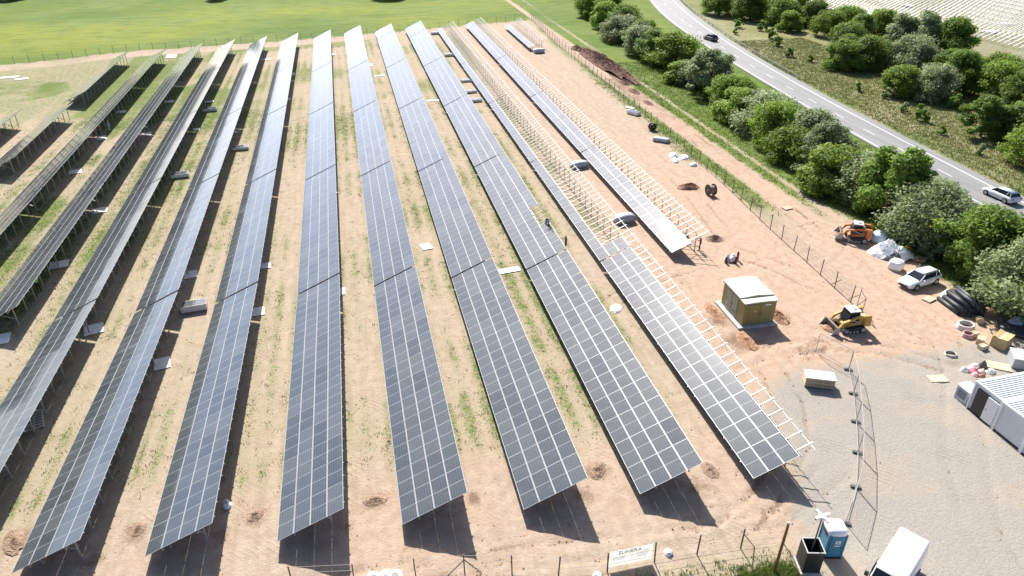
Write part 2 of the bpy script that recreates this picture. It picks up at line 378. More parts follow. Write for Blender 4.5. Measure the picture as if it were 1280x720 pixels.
# ------------------------------------------------------------------ materials
M_alu = mat('aluminium_frame', (.47, .48, .49), .45, .2)
M_galv = mat('galvanised_steel', (.38, .385, .385), .5, .35, .12, 4)
M_rail = mat('white_rail', (.80, .78, .74), .5, .1)
M_white = mat('white_paint', (.80, .80, .79), .4, 0, .05, 2)
M_black = mat('black_plastic', (.022, .023, .025), .5)
M_rubber = mat('tyre_rubber', (.03, .029, .028), .85)
M_wood = mat('pale_timber', (.52, .42, .28), .75, 0, .25, 6, rnd=.15)
M_oldwood = mat('weathered_timber', (.23, .15, .085), .8, 0, .3, 8)
M_conc = mat('concrete', (.46, .44, .41), .9, 0, .15, 3, .3, 12)
M_card = mat('white_cardboard', (.76, .74, .69), .85, 0, .10, 2, rnd=.08)
M_film = mat('white_film', (.80, .81, .81), .35, 0, .12, 3, .5, 5)
M_glassd = mat('dark_glass', (.02, .024, .03), .08)
M_dirt = mat('dark_soil', (.27, .19, .135), .95, 0, .35, 2.5, .8, 5, .1)
M_dirtp = mat('berm_soil', (.20, .125, .095), .95, 0, .35, 1.6, .9, 4, .1)
M_dirto = mat('orange_soil', (.33, .195, .125), .95, 0, .35, 2.5, .8, 5, .1)
def panel_material():
    b = NB('solar_cells'); uv = b.n('ShaderNodeUVMap', uv_map='UVMap').outputs[0]
    sp = b.n('ShaderNodeSeparateXYZ'); b.l(uv, sp.inputs[0]); u, v = sp.outputs[0], sp.outputs[1]
    def line(c, period, half):
        fr = b.math('FRACT', b.math('DIVIDE', c, period)); d = b.math('ABSOLUTE', b.math('SUBTRACT', fr, .5)); return b.math('GREATER_THAN', d, .5-half/period)
    lu = line(b.math('SUBTRACT', u, .033), .178, .007); lv = line(b.math('SUBTRACT', v, .033), .0922, .0025)
    mid = b.math('LESS_THAN', b.math('ABSOLUTE', b.math('SUBTRACT', v, 1.139)), .017)
    oi = b.n('ShaderNodeObjectInfo')
    tc = b.n('ShaderNodeTexCoord').outputs['Object']
    base = b.mix(oi.outputs['Random'], (.044, .056, .064), (.086, .097, .100))
    base = b.mix(b.math('MULTIPLY', b.ramp(b.noise(tc, 1.1, 3), .45, .7), .35), base, (.125, .135, .135))
    col = b.mix(b.math('MULTIPLY', lu, .40), base, (.30, .33, .37)); col = b.mix(b.math('MULTIPLY', lv, .18), col, (.30, .33, .37)); col = b.mix(b.math('MULTIPLY', mid, .75), col, (.42, .44, .45))
    b.l(col, b.p.inputs['Base Color']); b.p.inputs['Roughness'].default_value = .14; b.p.inputs['Specular IOR Level'].default_value = .3
    b.p.inputs['Coat Weight'].default_value = 1.0; b.p.inputs['Coat Roughness'].default_value = .09
    return b.ma
M_cells = panel_material()

# ------------------------------------------------------------------ solar tables
TILT = R(24.2); PW, PL = 1.134, 2.276; GU, GV = .024, .020; ZLOW = .84
CT, ST = math.cos(TILT), math.sin(TILT)
def panel_geo():
    """one framed module: outer box, frame ring on top, recessed glass"""
    fw = .025; fy = .013; t = .035; g = -.003
    o = [(0,0),(PW,0),(PW,PL),(0,PL)]; i = [(fw,fy),(PW-fw,fy),(PW-fw,PL-fy),(fw,PL-fy)]
    v = [(x,y,-t) for x,y in o]+[(x,y,0) for x,y in o]+[(x,y,0) for x,y in i]+[(x,y,g) for x,y in i]
    f = [(3,2,1,0)]; ma = [1]
    for k in range(4):
        j = (k+1) % 4
        f += [(k,j,4+j,4+k), (4+k,4+j,8+j,8+k), (8+k,8+j,12+j,12+k)]; ma += [0,0,0]
    f.append((12,13,14,15)); ma.append(2)
    return np.array(v), f, ma
pv, pf, pm = panel_geo()
M_back = mat('panel_backsheet', (.22, .225, .23), .6)
def panel_mesh(offs=((0., 0.),), name='panel', ysc=1.0):
    v = []; f = []; ma = []; 
    for (ox, oy) in offs:
        b_ = len(v); v += [(x+ox, y*ysc+oy, z) for x, y, z in pv]; f += [tuple(b_+i for i in q) for q in pf]; ma += pm
    me = bpy.data.meshes.new(name); me.from_pydata(v, [], f)
    for x in (M_alu, M_back, M_cells): me.materials.append(x)
    me.polygons.foreach_set('material_index', ma)
    uv = me.uv_layers.new(name='UVMap'); nv = len(pv)
    li = np.zeros(len(me.loops), np.int32); me.loops.foreach_get('vertex_index', li)
    uv.data.foreach_set('uv', pv[li % nv][:, :2].astype(np.float32).ravel())
    me.update(); return me
PANEL = panel_mesh()
def slope(u, dz=0.0): return (u*CT - dz*ST, u*ST + dz*CT)   # local (x, z) of a point at distance u up the slope
def rails_mb(ys, u0, u1, w=.05, h=.07):
    b = MB()
    for y in ys:
        a = slope(u0, -.075); c = slope(u1, -.075); b.bar((a[0], y, a[1]), (c[0], y, c[1]), w, h)
    return b
U_F, U_R = 1.15, 3.55
zf = slope(U_F, -.2)[1]; zr = slope(U_R, -.2)[1]
POST_R = MB().box((0, 0, (zr-ZLOW-.3)/2), (.09, .07, ZLOW+zr+.30)).mesh('post', M_galv)
POST_F = MB().box((0, 0, (zf-ZLOW-.3)/2), (.09, .07, ZLOW+zf+.30)).mesh('post', M_galv)
a_ = slope(1.9, -.15); BRACE = MB().bar((slope(U_R)[0], .06, -ZLOW+.75), (a_[0], .06, a_[1]), .05, .05).mesh('brace', M_galv)
RAIL = rails_mb([0], -.05, 4.72).mesh('rail', M_rail)
ROWNAME = {}
def table(row, y0, n, cols, label, group, single=True, pitch=None, open_rails=False, jit=.25, skip=()):
    """cols: list of 4 (start, end) panel ranges, None for an empty column"""
    pitch = pitch or PL+GV
    L = n*pitch - GV; x0 = xlow(row)
    dxn = {4: -.35, 5: -.62, 6: -.35, 7: -.25}.get(row, 0) if y0 < 40 else 0.0
    e = empty('solar_table', (x0+dxn, y0, ZLOW), dxn/29.); tag(e, label, 'solar table', group)
    far_off = []
    for c_, rg in enumerate(cols):
        if rg is None: continue
        for k in range(rg[0], rg[1]):
            if (c_, k) in skip: continue
            if single:
                u = c_*(PW+GU); x_, z_ = slope(u)
                o = bpy.data.objects.new('panel', PANEL); C.objects.link(o); o.parent = e; o.location = (x_, k*pitch, z_)
                o.rotation_euler = (R(random.gauss(0, jit*.5)), -TILT+R(random.gauss(0, jit*.4)), 0); o.scale = (1, (pitch-GV)/PL, 1)
            else: far_off.append((c_*(PW+GU), k*pitch))
    if far_off:
        me = panel_mesh(far_off, 'panel_field'); o = bpy.data.objects.new('panel_field', me); C.objects.link(o); o.parent = e
        o.rotation_euler = (0, -TILT, 0); o['kind'] = 'stuff'
    ys = [k*pitch + q*PL for k in range(n) for q in (.24, .76)]
    if open_rails and single:
        for y in ys:
            o = bpy.data.objects.new('rail', RAIL); C.objects.link(o); o.parent = e; o.location = (random.uniform(-.03, .05), y, 0)
    else: 
        o = rails_mb(ys, -.03, 4.66 if not open_rails else 4.72).build('rails', M_rail if open_rails else M_galv, e)
        if len(ys) > 3: o['kind'] = 'stuff'
    for u in (U_F, U_R):
        a = slope(u, -.155); MB().box((a[0], L/2, a[1]), (.06, L+.1, .10)).build('purlin', M_galv, e)
    if open_rails:
        a = slope(4.55, -.13); MB().box((a[0], L/2, a[1]), (.05, L+.1, .05)).build('edge_beam', M_rail, e)
    for k in range(n):
        y = (k+.5)*pitch
        for u, me in ((U_R, POST_R), (U_F, POST_F)):
            o = bpy.data.objects.new('post', me); C.objects.link(o); o.parent = e; o.location = (slope(u)[0], y, 0)
        if open_rails or (single and k % 2 == 0):
            o = bpy.data.objects.new('brace', BRACE); C.objects.link(o); o.parent = e; o.location = (0, y, 0)
    return e
full = lambda n: [(0, n)]*4
rowname = lambda r_: {13: 'short half-built row in the far right corner', 12: 'half-built row nearest the right-hand fence', 11: 'row with one empty top lane, second from right', 10: 'third long row from the right', 9: 'fourth long row from the right', 8: 'fifth long row from the right', 7: 'sixth long row from the right', 6: 'seventh long row from the right', 5: 'eighth long row from the right', 4: 'ninth long row from the right', 3: 'tenth long row from the right', 2: 'eleventh long row from the right', 1: 'twelfth row from the right, cut in two', 0: 'leftmost row, at the frame edge'}[r_]
TL = 13*(PL+GV)
GRP = 'tilted solar tables in long rows'
for row in range(2, 11):
    segs = []
    if row in NEAR:
        segs.append((NEAR[row], 13, (SEAM-.3-NEAR[row]+GV)/13))
    y = SEAM
    if row == 4: segs.append((SEAM-.3-TL, 13, None))
    while True:
        rest = FAR[row]-y
        if rest < 4: break
        n = 13 if rest > TL+9 else int(round(rest/(PL+GV))); segs.append((y, n, None)); y += n*(PL+GV)+.30
        if n != 13: break
    k = 0
    for (y0, n, pt) in segs:
        # leave out tables wholly outside the frame on the left
        xv = xlow(row); yend = y0+n*2.3
        if row == 2 and yend < 84 or row == 3 and yend < 62: continue
        k += 1
        place = 'near end' if k == 1 else '%s table from the near end' % ordn(k)
        skip = {(3, 0), (3, 1)} if False else ()
        single = (y0 < 100)
        cols = full(n)
        if row == 10 and abs(y0-SEAM) < 1: cols = [(0, n), (0, n), (0, n), (0, 3)]; cols[3] = (0, 3)
        t = table(row, y0, n, cols, ('fully panelled solar table at the near end of the %s' if k == 1 else 'solar table, ' + place + ' of the %s') % rowname(row), GRP, single, pt)
        if row == 10 and abs(y0-SEAM) < 1:
            for kk in range(3, n):
                pass
# row 10's second table: its top lane is still being filled, panels above the workers
for o in [o for o in C.objects if o.name.startswith('solar_table') and abs(o.location.x-xlow(10)) < .01 and abs(o.location.y-SEAM) < .5]:
    o['label'] = 'solar table where two installers fit the top lane, third long row from the right'
    for k in range(5, 13):
        x_, z_ = slope(3*(PW+GU)); q = bpy.data.objects.new('panel', PANEL); C.objects.link(q); q.parent = o; q.location = (x_, k*(PL+GV), z_); q.rotation_euler = (0, -TILT, 0)
# row 11: near table has three lanes, the rest only the lowest lane
table(11, NEAR[11], 13, [(0, 13), (0, 13), (0, 13), None], 'solar table with three panel lanes and bare rail ends, nearest the camera on the right', GRP, True, (SEAM-.3-NEAR[11]+GV)/13, True)
y = SEAM
for i in range(4):
    n = 13 if i < 3 else 17
    table(11, y, n, [(0, n), (0, 1) if i == 0 else None, (0, 1) if i == 0 else None, None], 'open rail frame with one low panel lane, %s table of second row from right' % ('second' if i == 0 else ordn(i+2)), GRP, y < 100, None, True); y += n*(PL+GV)+.3
# row 12
y = 62.3
for i in range(4):
    n = (14, 13, 13, 18)[i]
    table(12, y, n, [(0, n), (0, n), None, None], 'two-lane half-built solar table, %s from the near end, beside the right-hand fence' % ordn(i+1), GRP, y < 100, None, True); y += n*(PL+GV)+.3
table(13, 165., 12, [(0, 12), None, None, None], 'short bare rail frame with one panel lane in the far right corner', GRP, False, None, True)
# left edge rows
y = 75.
table(1, 104.5, 12, full(12), 'solar table ending before the dirt track at left, second row in from the left edge', GRP, True)
table(1, 139., 15, full(15), 'short far solar table left of the others, against the back fence', GRP, False)
table(0, 107., 10, full(10), 'solar table cut by the left frame edge, leftmost row', GRP, True)

# ------------------------------------------------------------------ road
def strip(L, Rr, z, name, m_, sub=6):
    ys = np.linspace(L[0][1], L[-1][1], 90); v = []; f = []
    for y in ys:
        a = np.interp(y, [p[1] for p in L], [p[0] for p in L]); c = np.interp(y, [p[1] for p in Rr], [p[0] for p in Rr])
        for k in range(sub+1): v.append((a+(c-a)*k/sub, y, z))
    n = sub+1
    for i in range(len(ys)-1):
        for k in range(sub): f.append((i*n+k, i*n+k+1, (i+1)*n+k+1, (i+1)*n+k))
    me = bpy.data.meshes.new(name); me.from_pydata(v, [], f); me.materials.append(m_); me.update(); return me
def smooth_line(P_, k=3):
    ys = np.linspace(P_[0][1], P_[-1][1], 200); xs = np.interp(ys, [p[1] for p in P_], [p[0] for p in P_])
    ker = np.ones(25)/25; xs2 = np.convolve(np.pad(xs, 12, mode='edge'), ker, 'valid'); return list(zip(xs2, ys))
RL = smooth_line(ROAD_L); RRt = smooth_line(ROAD_R)
def roadmat():
    b = NB('asphalt'); tc = b.n('ShaderNodeTexCoord').outputs['Object']
    mp = b.n('ShaderNodeMapping'); mp.inputs['Scale'].default_value = (1., .05, 1.); b.l(tc, mp.inputs[0])
    n_ = b.noise(mp.outputs[0], 1.2, 4); nf = b.noise(tc, 8, 4)
    b.l(b.mix(b.ramp(n_, .35, .65), b.mix(nf, (.155, .154, .152), (.21, .208, .205)), (.22, .218, .213)), b.p.inputs['Base Color']); b.p.inputs['Roughness'].default_value = .62; b.p.inputs['Specular IOR Level'].default_value = .4
    return b.ma
road = struct(link('road', strip(RL, RRt, .10, 'road', roadmat())))
def lerp(t): return [(a[0]+(c[0]-a[0])*t, a[1]) for a, c in zip(RL, RRt)]
M_mark = mat('road_paint', (.55, .55, .54), .6, 0, .12, 2)
def offset(P_, d): return [(p[0]+d, p[1]) for p in P_]
for nm, t in (('edge_line', .075), ('edge_line', .80)):
    l_ = lerp(t); o = link(nm, strip(offset(l_, -.11), offset(l_, .11), .105, nm, M_mark, 1), road)
l_ = lerp(.43); ly = [p[1] for p in l_]; lx = [p[0] for p in l_]
y = 40.
dash_me = None
while y < 300:
    x0_, x1_ = np.interp(y, ly, lx), np.interp(y+3, ly, lx)
    b = MB(); b.v = [(x0_-.08, y, .105), (x0_+.08, y, .105), (x1_+.08, y+3, .105), (x1_-.08, y+3, .105)]; b.f = [(0,1,2,3)]; b.m = [0]
    b.build('lane_dash', M_mark, road); y += 9.
# low steel guard rail at the far verge
def polyline_pts(P_, step, y0, y1):
    out = []; y = y0
    while y <= y1: out.append((float(np.interp(y, [p[1] for p in P_], [p[0] for p in P_])), y)); y += step
    return out
g = empty('guard_rail', (0, 0, 0)); tag(g, 'grey steel guard rail along the far side of the road', 'guard rail')
gp = polyline_pts(offset(RRt, .5), 4., 128, 260); M_guard = mat('dull_guard_rail', (.30, .31, .30), .6, .3)
bb = MB()
for a, c in zip(gp[:-1], gp[1:]): bb.bar((*a, .62), (*c, .62), .06, .28)
bb.build('rail_beam', M_guard, g)
pm_ = MB().box((0, 0, .28), (.1, .1, .75)).mesh('post', M_guard)
for a in gp: link('post', pm_, g, (*a, 0))

# ------------------------------------------------------------------ trees
def leafmat(name, c1, c2, tr=.35):
    b = NB(name); oi = b.n('ShaderNodeObjectInfo'); tc = b.n('ShaderNodeTexCoord').outputs['Object']
    col = b.mix(b.ramp(b.noise(tc, .9, 3), .3, .7), c1, c2)
    hs = b.n('ShaderNodeHueSaturation'); mr = b.n('ShaderNodeMapRange'); mr.inputs[3].default_value = .8; mr.inputs[4].default_value = 1.2
    b.l(oi.outputs['Random'], mr.inputs[0]); b.l(mr.outputs[0], hs.inputs['Value']); b.l(col, hs.inputs['Color']); b.l(hs.outputs[0], b.p.inputs['Base Color'])
    b.p.inputs['Roughness'].default_value = .55; b.p.inputs['Specular IOR Level'].default_value = .35
    t = b.n('ShaderNodeBsdfTranslucent'); b.l(hs.outputs[0], t.inputs[0]); mx = b.n('ShaderNodeMixShader'); mx.inputs[0].default_value = tr
    out = b.t.nodes['Material Output']; b.l(b.p.outputs[0], mx.inputs[1]); b.l(t.outputs[0], mx.inputs[2]); b.l(mx.outputs[0], out.inputs[0])
    return b.ma
LEAF = [leafmat('leaf_silver', (.22, .285, .115), (.37, .43, .24), .55), leafmat('leaf_bright', (.16, .27, .035), (.27, .37, .06), .55), leafmat('leaf_dark', (.125, .225, .035), (.23, .33, .06), .55), leafmat('leaf_yellow', (.36, .25, .02), (.45, .33, .03))]
M_bark = mat('bark', (.13, .10, .075), .9, 0, .3, 5)
def crown_mesh(seed, rx, rz, h0, nleaf, ls, lobes):
    """leaf faces on many small clumps that sit on a lumpy crown; the outline is uneven"""
    r_ = np.random.default_rng(seed)
    cl = []; H = h0+rz*1.95
    for i in range(lobes):
        th = r_.uniform(0, 2*np.pi); q = r_.uniform(.10, .97)**.9; prof = np.sqrt(max(.03, 1-max(0, (q-.35)/.66)**2))*(.80+.20*min(1, q/.25))
        k = np.sqrt(r_.uniform(.12, 1)); lr = rx*r_.uniform(.11, .30)
        cl.append((max(0, rx*prof-lr*.6)*k*np.cos(th), max(0, rx*prof-lr*.6)*k*np.sin(th), H*q-lr*.4*q, lr))
    cl = np.array(cl); per = r_.choice(len(cl), nleaf, p=cl[:, 3]**2/np.sum(cl[:, 3]**2))
    d = r_.normal(size=(nleaf, 3)); d /= np.linalg.norm(d, axis=1)[:, None]
    rad = cl[per, 3]*(.52+.85*r_.random(nleaf)**1.3)
    pos = cl[per, :3] + d*rad[:, None]*np.array([1, 1, .85])
    pos[:, 2] = np.maximum(pos[:, 2], .05+.5*r_.random(nleaf))
    nrm = d + r_.normal(size=(nleaf, 3))*.55; nrm[:, 2] += .25; nrm /= np.linalg.norm(nrm, axis=1)[:, None]
    t = np.cross(nrm, r_.normal(size=(nleaf, 3))); t /= np.linalg.norm(t, axis=1)[:, None]; u = np.cross(nrm, t)
    s = ls*(.6+.8*r_.random(nleaf))[:, None]
    v = np.stack([pos-t*s*.9, pos+u*s*.42, pos+t*s*.9, pos-u*s*.42], 1).reshape(-1, 3)
    f = np.arange(nleaf*4).reshape(-1, 4)
    return v, f
def trunk_mesh(seed, h, r0, spread):
    r_ = random.Random(seed); b = MB()
    p = Vector((0, 0, -.3)); rr_ = r0
    for k in range(4):
        q = p + Vector((r_.uniform(-.25, .25), r_.uniform(-.25, .25), h*.22)); b.cyl(p, q, rr_, rr_*.8, 7); rr_ *= .8
        for j in range(2):
            a = r_.uniform(0, 6.28); e = q+Vector((math.cos(a)*spread, math.sin(a)*spread, h*r_.uniform(.18, .4))); b.cyl(q, e, rr_*.6, rr_*.2, 5)
        p = q
    return b.mesh('trunk', M_bark, True)
CV = []
for i, (rx, rz, h0, nl, ls, lb) in enumerate(((3.6, 3.0, .3, 20000, .17, 80), (3.4, 3.4, .2, 20000, .17, 70), (3.9, 2.8, .2, 20000, .16, 90), (2.9, 3.9, .4, 18000, .16, 70), (3.3, 2.7, .1, 18000, .18, 60), (3.5, 3.2, .1, 20000, .15, 130), (3.2, 3.6, .1, 20000, .19, 34))):
    v, f = crown_mesh(100+i, rx, rz, h0, nl, ls, lb)
    CV.append([fast_mesh('crown', v, f, LEAF[k]) for k in range(3)] + [trunk_mesh(i, h0+rz*1.5, .22, rx*.55)])
v, f = crown_mesh(300, .9, .8, 0, 900, .16, 14); SMALL = [fast_mesh('crown', v, f, LEAF[k]) for k in range(4)]
v, f = crown_mesh(301, 1.3, 1.0, 0, 1800, .18, 18); MEDB = [fast_mesh('crown', v, f, LEAF[k]) for k in range(4)]
TW = MB().cyl((0, 0, -.2), (.05, .02, .9), .05, .02, 5).mesh('trunk', M_bark)
def tree(x, y, var, leaf, s, sz, label, group, name='broadleaf_tree', cat='tree'):
    e = empty(name, (x, y, gzf(x, y)), random.uniform(0, 6.28)); tag(e, label, cat, group)
    k = CV[var]; o = link('crown', k[leaf], e); s *= 1.28; sz *= 1.12; o.scale = (s*random.uniform(.88, 1.12), s*random.uniform(.8, 1.15), sz*random.uniform(.88, 1.12)); o.rotation_euler = (R(random.uniform(-9, 9)), R(random.uniform(-9, 9)), 0); o.location.z = -.15; o = link('trunk', k[3], e); o.scale = (s, s, sz)
    return e
def bush(x, y, leaf, s, label, group, big=False):
    e = empty('shrub', (x, y, gzf(x, y)), random.uniform(0, 6.28)); tag(e, label, 'shrub', group)
    o = link('crown', (MEDB if big else SMALL)[leaf], e); o.scale = (s, s, s*random.uniform(.8, 1.15)); o = link('trunk', TW, e); o.scale = (s, s, s)
    return e
LC = ('pale silvery-green', 'bright yellow-green', 'dark green')
hedge = [  # x, y, variant, leaf, scale, zscale  (near to far)
    (60.2, 44.5, 2, 0, 1.15, 1.15), (63.8, 47.5, 0, 1, 1.2, .95), (60.6, 52.5, 1, 2, 1.15, .98), (64.6, 55.5, 4, 0, 1.1, .85), (61.2, 59.5, 5, 0, 1.1, 1.15), (64.2, 63.0, 1, 1, .95, .75),
    (61.4, 66.5, 6, 2, 1.15, 1.15), (63.0, 72.0, 0, 0, 1.15, .95), (60.2, 75.5, 4, 1, 1.1, 1.0), (62.2, 80.5, 3, 0, 1.15, .95), (61.2, 86.0, 2, 1, .9, .95), (64.8, 88.0, 1, 0, 1.05, 1.0), (61.8, 93.5, 0, 1, .95, 1.0),
    (63.8, 99.0, 5, 0, 1.15, .95), (66.5, 104.5, 2, 0, 1.0, 1.0), (62.8, 106.5, 4, 1, .95, .95), (64.8, 113.0, 0, 1, 1.05, 1.0), (65.4, 121.5, 6, 0, 1.2, 1.05), (67.6, 129.0, 2, 0, 1.1, .95), (64.4, 131.5, 4, 1, .85, .8),
    (67.8, 143.0, 5, 1, 1.4, 1.2), (65.2, 150.5, 3, 2, 1.0, .9), (65.6, 157.0, 0, 0, 1.15, 1.0), (68.8, 163.0, 1, 1, 1.15, 1.0), (67.4, 172.0, 2, 0, 1.25, 1.05), (70.2, 180.0, 0, 2, 1.15, 1.05), (68.6, 189.0, 4, 1, 1.1, 1.1), (71.6, 197.0, 1, 2, 1.15, 1.1), (70.0, 206.0, 2, 1, 1.15, 1.1), (74, 215., 0, 2, 1.2, 1.1), (76.5, 226., 1, 1, 1.2, 1.1), (79.5, 238., 0, 2, 1.2, 1.1)]
for i, (x, y, va, lf, s, sz) in enumerate(hedge):
    tree(x, y, va, lf, s, sz*.92, '%s leafy tree in the hedgerow beside the dirt track, %s from the near end' % (LC[lf], ordn(i+1)), 'hedgerow trees between the track and the road')
for i in range(26):
    y = 44+i*6.3; x = 59.3+.05*(y-44)+random.uniform(-1, 1.2); bush(x, y, (1, 2, 0)[i % 3], random.uniform(1.1, 1.7), 'low %s shrub at the foot of the hedgerow, %s from the near end' % (LC[(1, 2, 0)[i % 3]], ordn(i+1)), 'low shrubs at the foot of the hedgerow', True)
farw = [(107, 200, 0, 2, 1.1, 1.1), (112, 191, 1, 2, 1.2, 1.2), (119, 198, 2, 2, 1.3, 1.2), (117, 184, 0, 2, 1.2, 1.1), (124.5, 190, 3, 2, 1.3, 1.1), (113.5, 173.5, 4, 1, 1.0, .9), (124, 178, 1, 2, 1.1, 1.0), (120, 166, 2, 1, 1.1, .95), (127, 169, 0, 2, 1.05, 1.1), (119.5, 153, 3, 2, 1.2, .9),
    (113, 148.5, 0, 2, 1.1, .95), (129, 158.5, 4, 1, 1.2, 1.15), (106.5, 139, 1, 1, .85, .75), (101.5, 133.5, 4, 2, 1.05, .95), (107.5, 133, 5, 2, 1.15, 1.0), (120.5, 137.5, 6, 0, 1.45, 1.35), (114.5, 129, 2, 0, 1.2, 1.1), (124.5, 130, 1, 2, 1.25, 1.25), (117.5, 121.5, 4, 2, 1.15, 1.05), (99.6, 113.5, 0, 1, .85, .85), (104.5, 110.5, 2, 0, 1.05, .95), (110.5, 112.5, 1, 2, 1.1, 1.0), (114.0, 106.5, 0, 1, 1.1, 1.0),
    (121.5, 114.0, 2, 1, 1.3, 1.2), (126, 107, 4, 1, 1.3, 1.2), (96.2, 90.0, 6, 2, 1.0, .95), (100.4, 87.5, 4, 2, 1.0, .95), (109.5, 96.5, 3, 2, 1.15, 1.0), (115, 91, 1, 1, 1.2, 1.1), (93.6, 77.5, 2, 1, 1.0, .95), (101, 75.5, 0, 2, 1.2, 1.1), (108, 83, 4, 2, 1.2, 1.1), (133, 205, 1, 2, 1.3, 1.2), (127, 213, 0, 2, 1.3, 1.2), (118, 214, 2, 2, 1.3, 1.2), (140, 222, 4, 2, 1.2, 1.1)]
for i, (x, y, va, lf, s, sz) in enumerate(sorted(farw, key=lambda q: q[1])):
    tree(x, y, va, lf, s, sz*.95, '%s tree of the thicket across the road, %s from the near end' % (LC[lf], ordn(i+1)), 'trees of the thicket across the road')
k = 0
for (x, y, lf, s, big) in ((97.5, 147, 2, 1, 1), (99, 141, 1, 1, 0), (94.5, 118, 2, 1., 0), (96.8, 112.5, 0, 1.1, 1), (93.5, 104.5, 0, 1.1, 0), (92.6, 99, 2, 1, 1), (96, 103, 2, 1.1, 0), (90.8, 92, 1, .9, 0), (101, 158, 2, 1.1, 1), (104, 166, 2, 1.2, 1), (107.5, 176, 2, 1.3, 1), (103, 181, 2, 1.2, 1), (98, 173, 1, .9, 0), (106, 122, 2, 1, 1), (103.5, 104, 2, 1.2, 1), (89.6, 83, 0, 1, 0), (131, 131.5, 3, 1.3, 0), (134.5, 128, 1, 1.2, 1)):
    k += 1; bush(x, y, lf, s, '%s low shrub on the far verge of the road, %s from the near end' % (LC[lf] if lf < 3 else 'yellow-flowered', ordn(1+sorted((147, 141, 118, 112.5, 104.5, 99, 103, 92, 158, 166, 176, 181, 173, 122, 104, 83, 131.5, 128)).index(y))), 'shrubs on the far verge', big)
for (x, y, s, nm) in ((57.0, 57.2, .8, 'yellow gorse bush beside the pallets and white bulk bags'), (57.6, 63.6, .7, 'yellow gorse bush behind the orange digger'), (59.6, 88.0, 1.0, 'yellow gorse bush low in the hedgerow beside the track'), (60.8, 92.5, .9, 'small yellow gorse bush under the hedgerow midway along the track'), (62.5, 168.5, .9, 'yellow gorse bush at the far end of the hedgerow')):
    bush(x, y, 3, s, nm, 'gorse bushes in flower')
for (x, y, va, s, nm) in ((15, 254, 0, 1.2, 'dark tree whose shade shows at the top edge, centre of the green field'), (-39, 262.5, 1, .9, 'dark tree at the top edge of the green field, left of centre'), (-104, 277, 2, 1.0, 'dark tree at the top left corner of the green field')):
    tree(x, y, va, 2, s, s, nm, 'lone trees in the green field')


# ------------------------------------------------------------------ fences
def wire_fence(pts, label, h=1.9, name='wire_fence', brace=(), wires=5, post_m=None):
    e = empty(name, (pts[0][0], pts[0][1], 0)); tag(e, label, 'fence', 'post and wire fences round the site'); ox, oy = pts[0]
    pmesh = MB().box((0, 0, h/2-.2), (.07, .07, h+.4)).mesh('post', post_m or M_fpost)
    for (x, y) in pts: link('post', pmesh, e, (x-ox, y-oy, 0), (R(random.uniform(-2, 2)), R(random.uniform(-2, 2)), 0))
    b = MB()
    for a, c in zip(pts[:-1], pts[1:]):
        for k in range(wires):
            z = .12+(h-.2)*k/(wires-1); b.bar((a[0]-ox, a[1]-oy, z), (c[0]-ox, c[1]-oy, z), .012, .012)
        if wires < 5: continue
        L = math.dist(a, c); nn = max(2, int(L/.3))
        for k in range(1, nn):
            t = k/nn; x = a[0]+(c[0]-a[0])*t-ox; y = a[1]+(c[1]-a[1])*t-oy; b.box((x, y, h/2), (.007, .007, h-.2))
    o = b.build('wire_mesh', M_wire, e); o['kind'] = 'stuff'
    for (x, y, dx, dy) in brace: MB().bar((x-ox, y-oy, h*.75), (x+dx-ox, y+dy-oy, 0), .05, .05).build('brace', M_fpost, e)
    return e
M_fpost = mat('fence_post', (.16, .135, .11), .8, .1, .2, 6); M_wire = mat('fence_wire', (.24, .235, .22), .6, .3)
def resample(P_, step):
    out = [P_[0]]; acc = 0
    for a, c in zip(P_[:-1], P_[1:]):
        L = math.dist(a, c); t = step-acc
        while t <= L: out.append((a[0]+(c[0]-a[0])*t/L, a[1]+(c[1]-a[1])*t/L)); t += step
        acc = L-(t-step)
    return out
wire_fence(resample(FENCE_R, 2.75), 'post and wire mesh fence running along the right side of the arrays', 1.9, brace=((45.1, 49.2, .2, 1.6), (45.2, 52.2, .2, 1.5)))
wire_fence(resample(list(zip(BACK[0][1:], BACK[1][1:])), 2.8), 'post and wire fence between the far row ends and the green field', 1.7, post_m=M_fpost)
wire_fence([(-6.5, 29.3), (-3.0, 28.7), (.58, 28.3), (3.44, 27.87), (6.19, 27.25), (8.85, 26.53), (11.78, 26.15), (14.8, 26.17), (17.57, 26.14), (20.4, 25.95), (23.2, 25.7)], 'rusty post and wire fence along the bottom edge, carrying the sign board', 1.75, brace=((3.44, 27.87, 1., -.1), (3.44, 27.87, -1., .15), (20.4, 25.95, .9, -.1)), wires=4, post_m=mat('rusty_post', (.17, .11, .075), .85, 0, .3, 6))
# open gate leaf by the loader
e = empty('mesh_gate', (45.1, 49.2, 0), R(250)); tag(e, 'narrow open mesh gate at the end of the right-hand fence', 'gate')
for (a, c) in (((0, 0, .1), (0, 0, 2.3)), ((1.5, 0, .1), (1.5, 0, 2.0)), ((0, 0, .15), (1.5, 0, .15)), ((0, 0, 1.9), (1.5, 0, 1.9)), ((0, 0, .2), (1.5, 0, 1.85))): MB().bar(a, c, .05, .05).build('gate_bar', M_fpost, e)
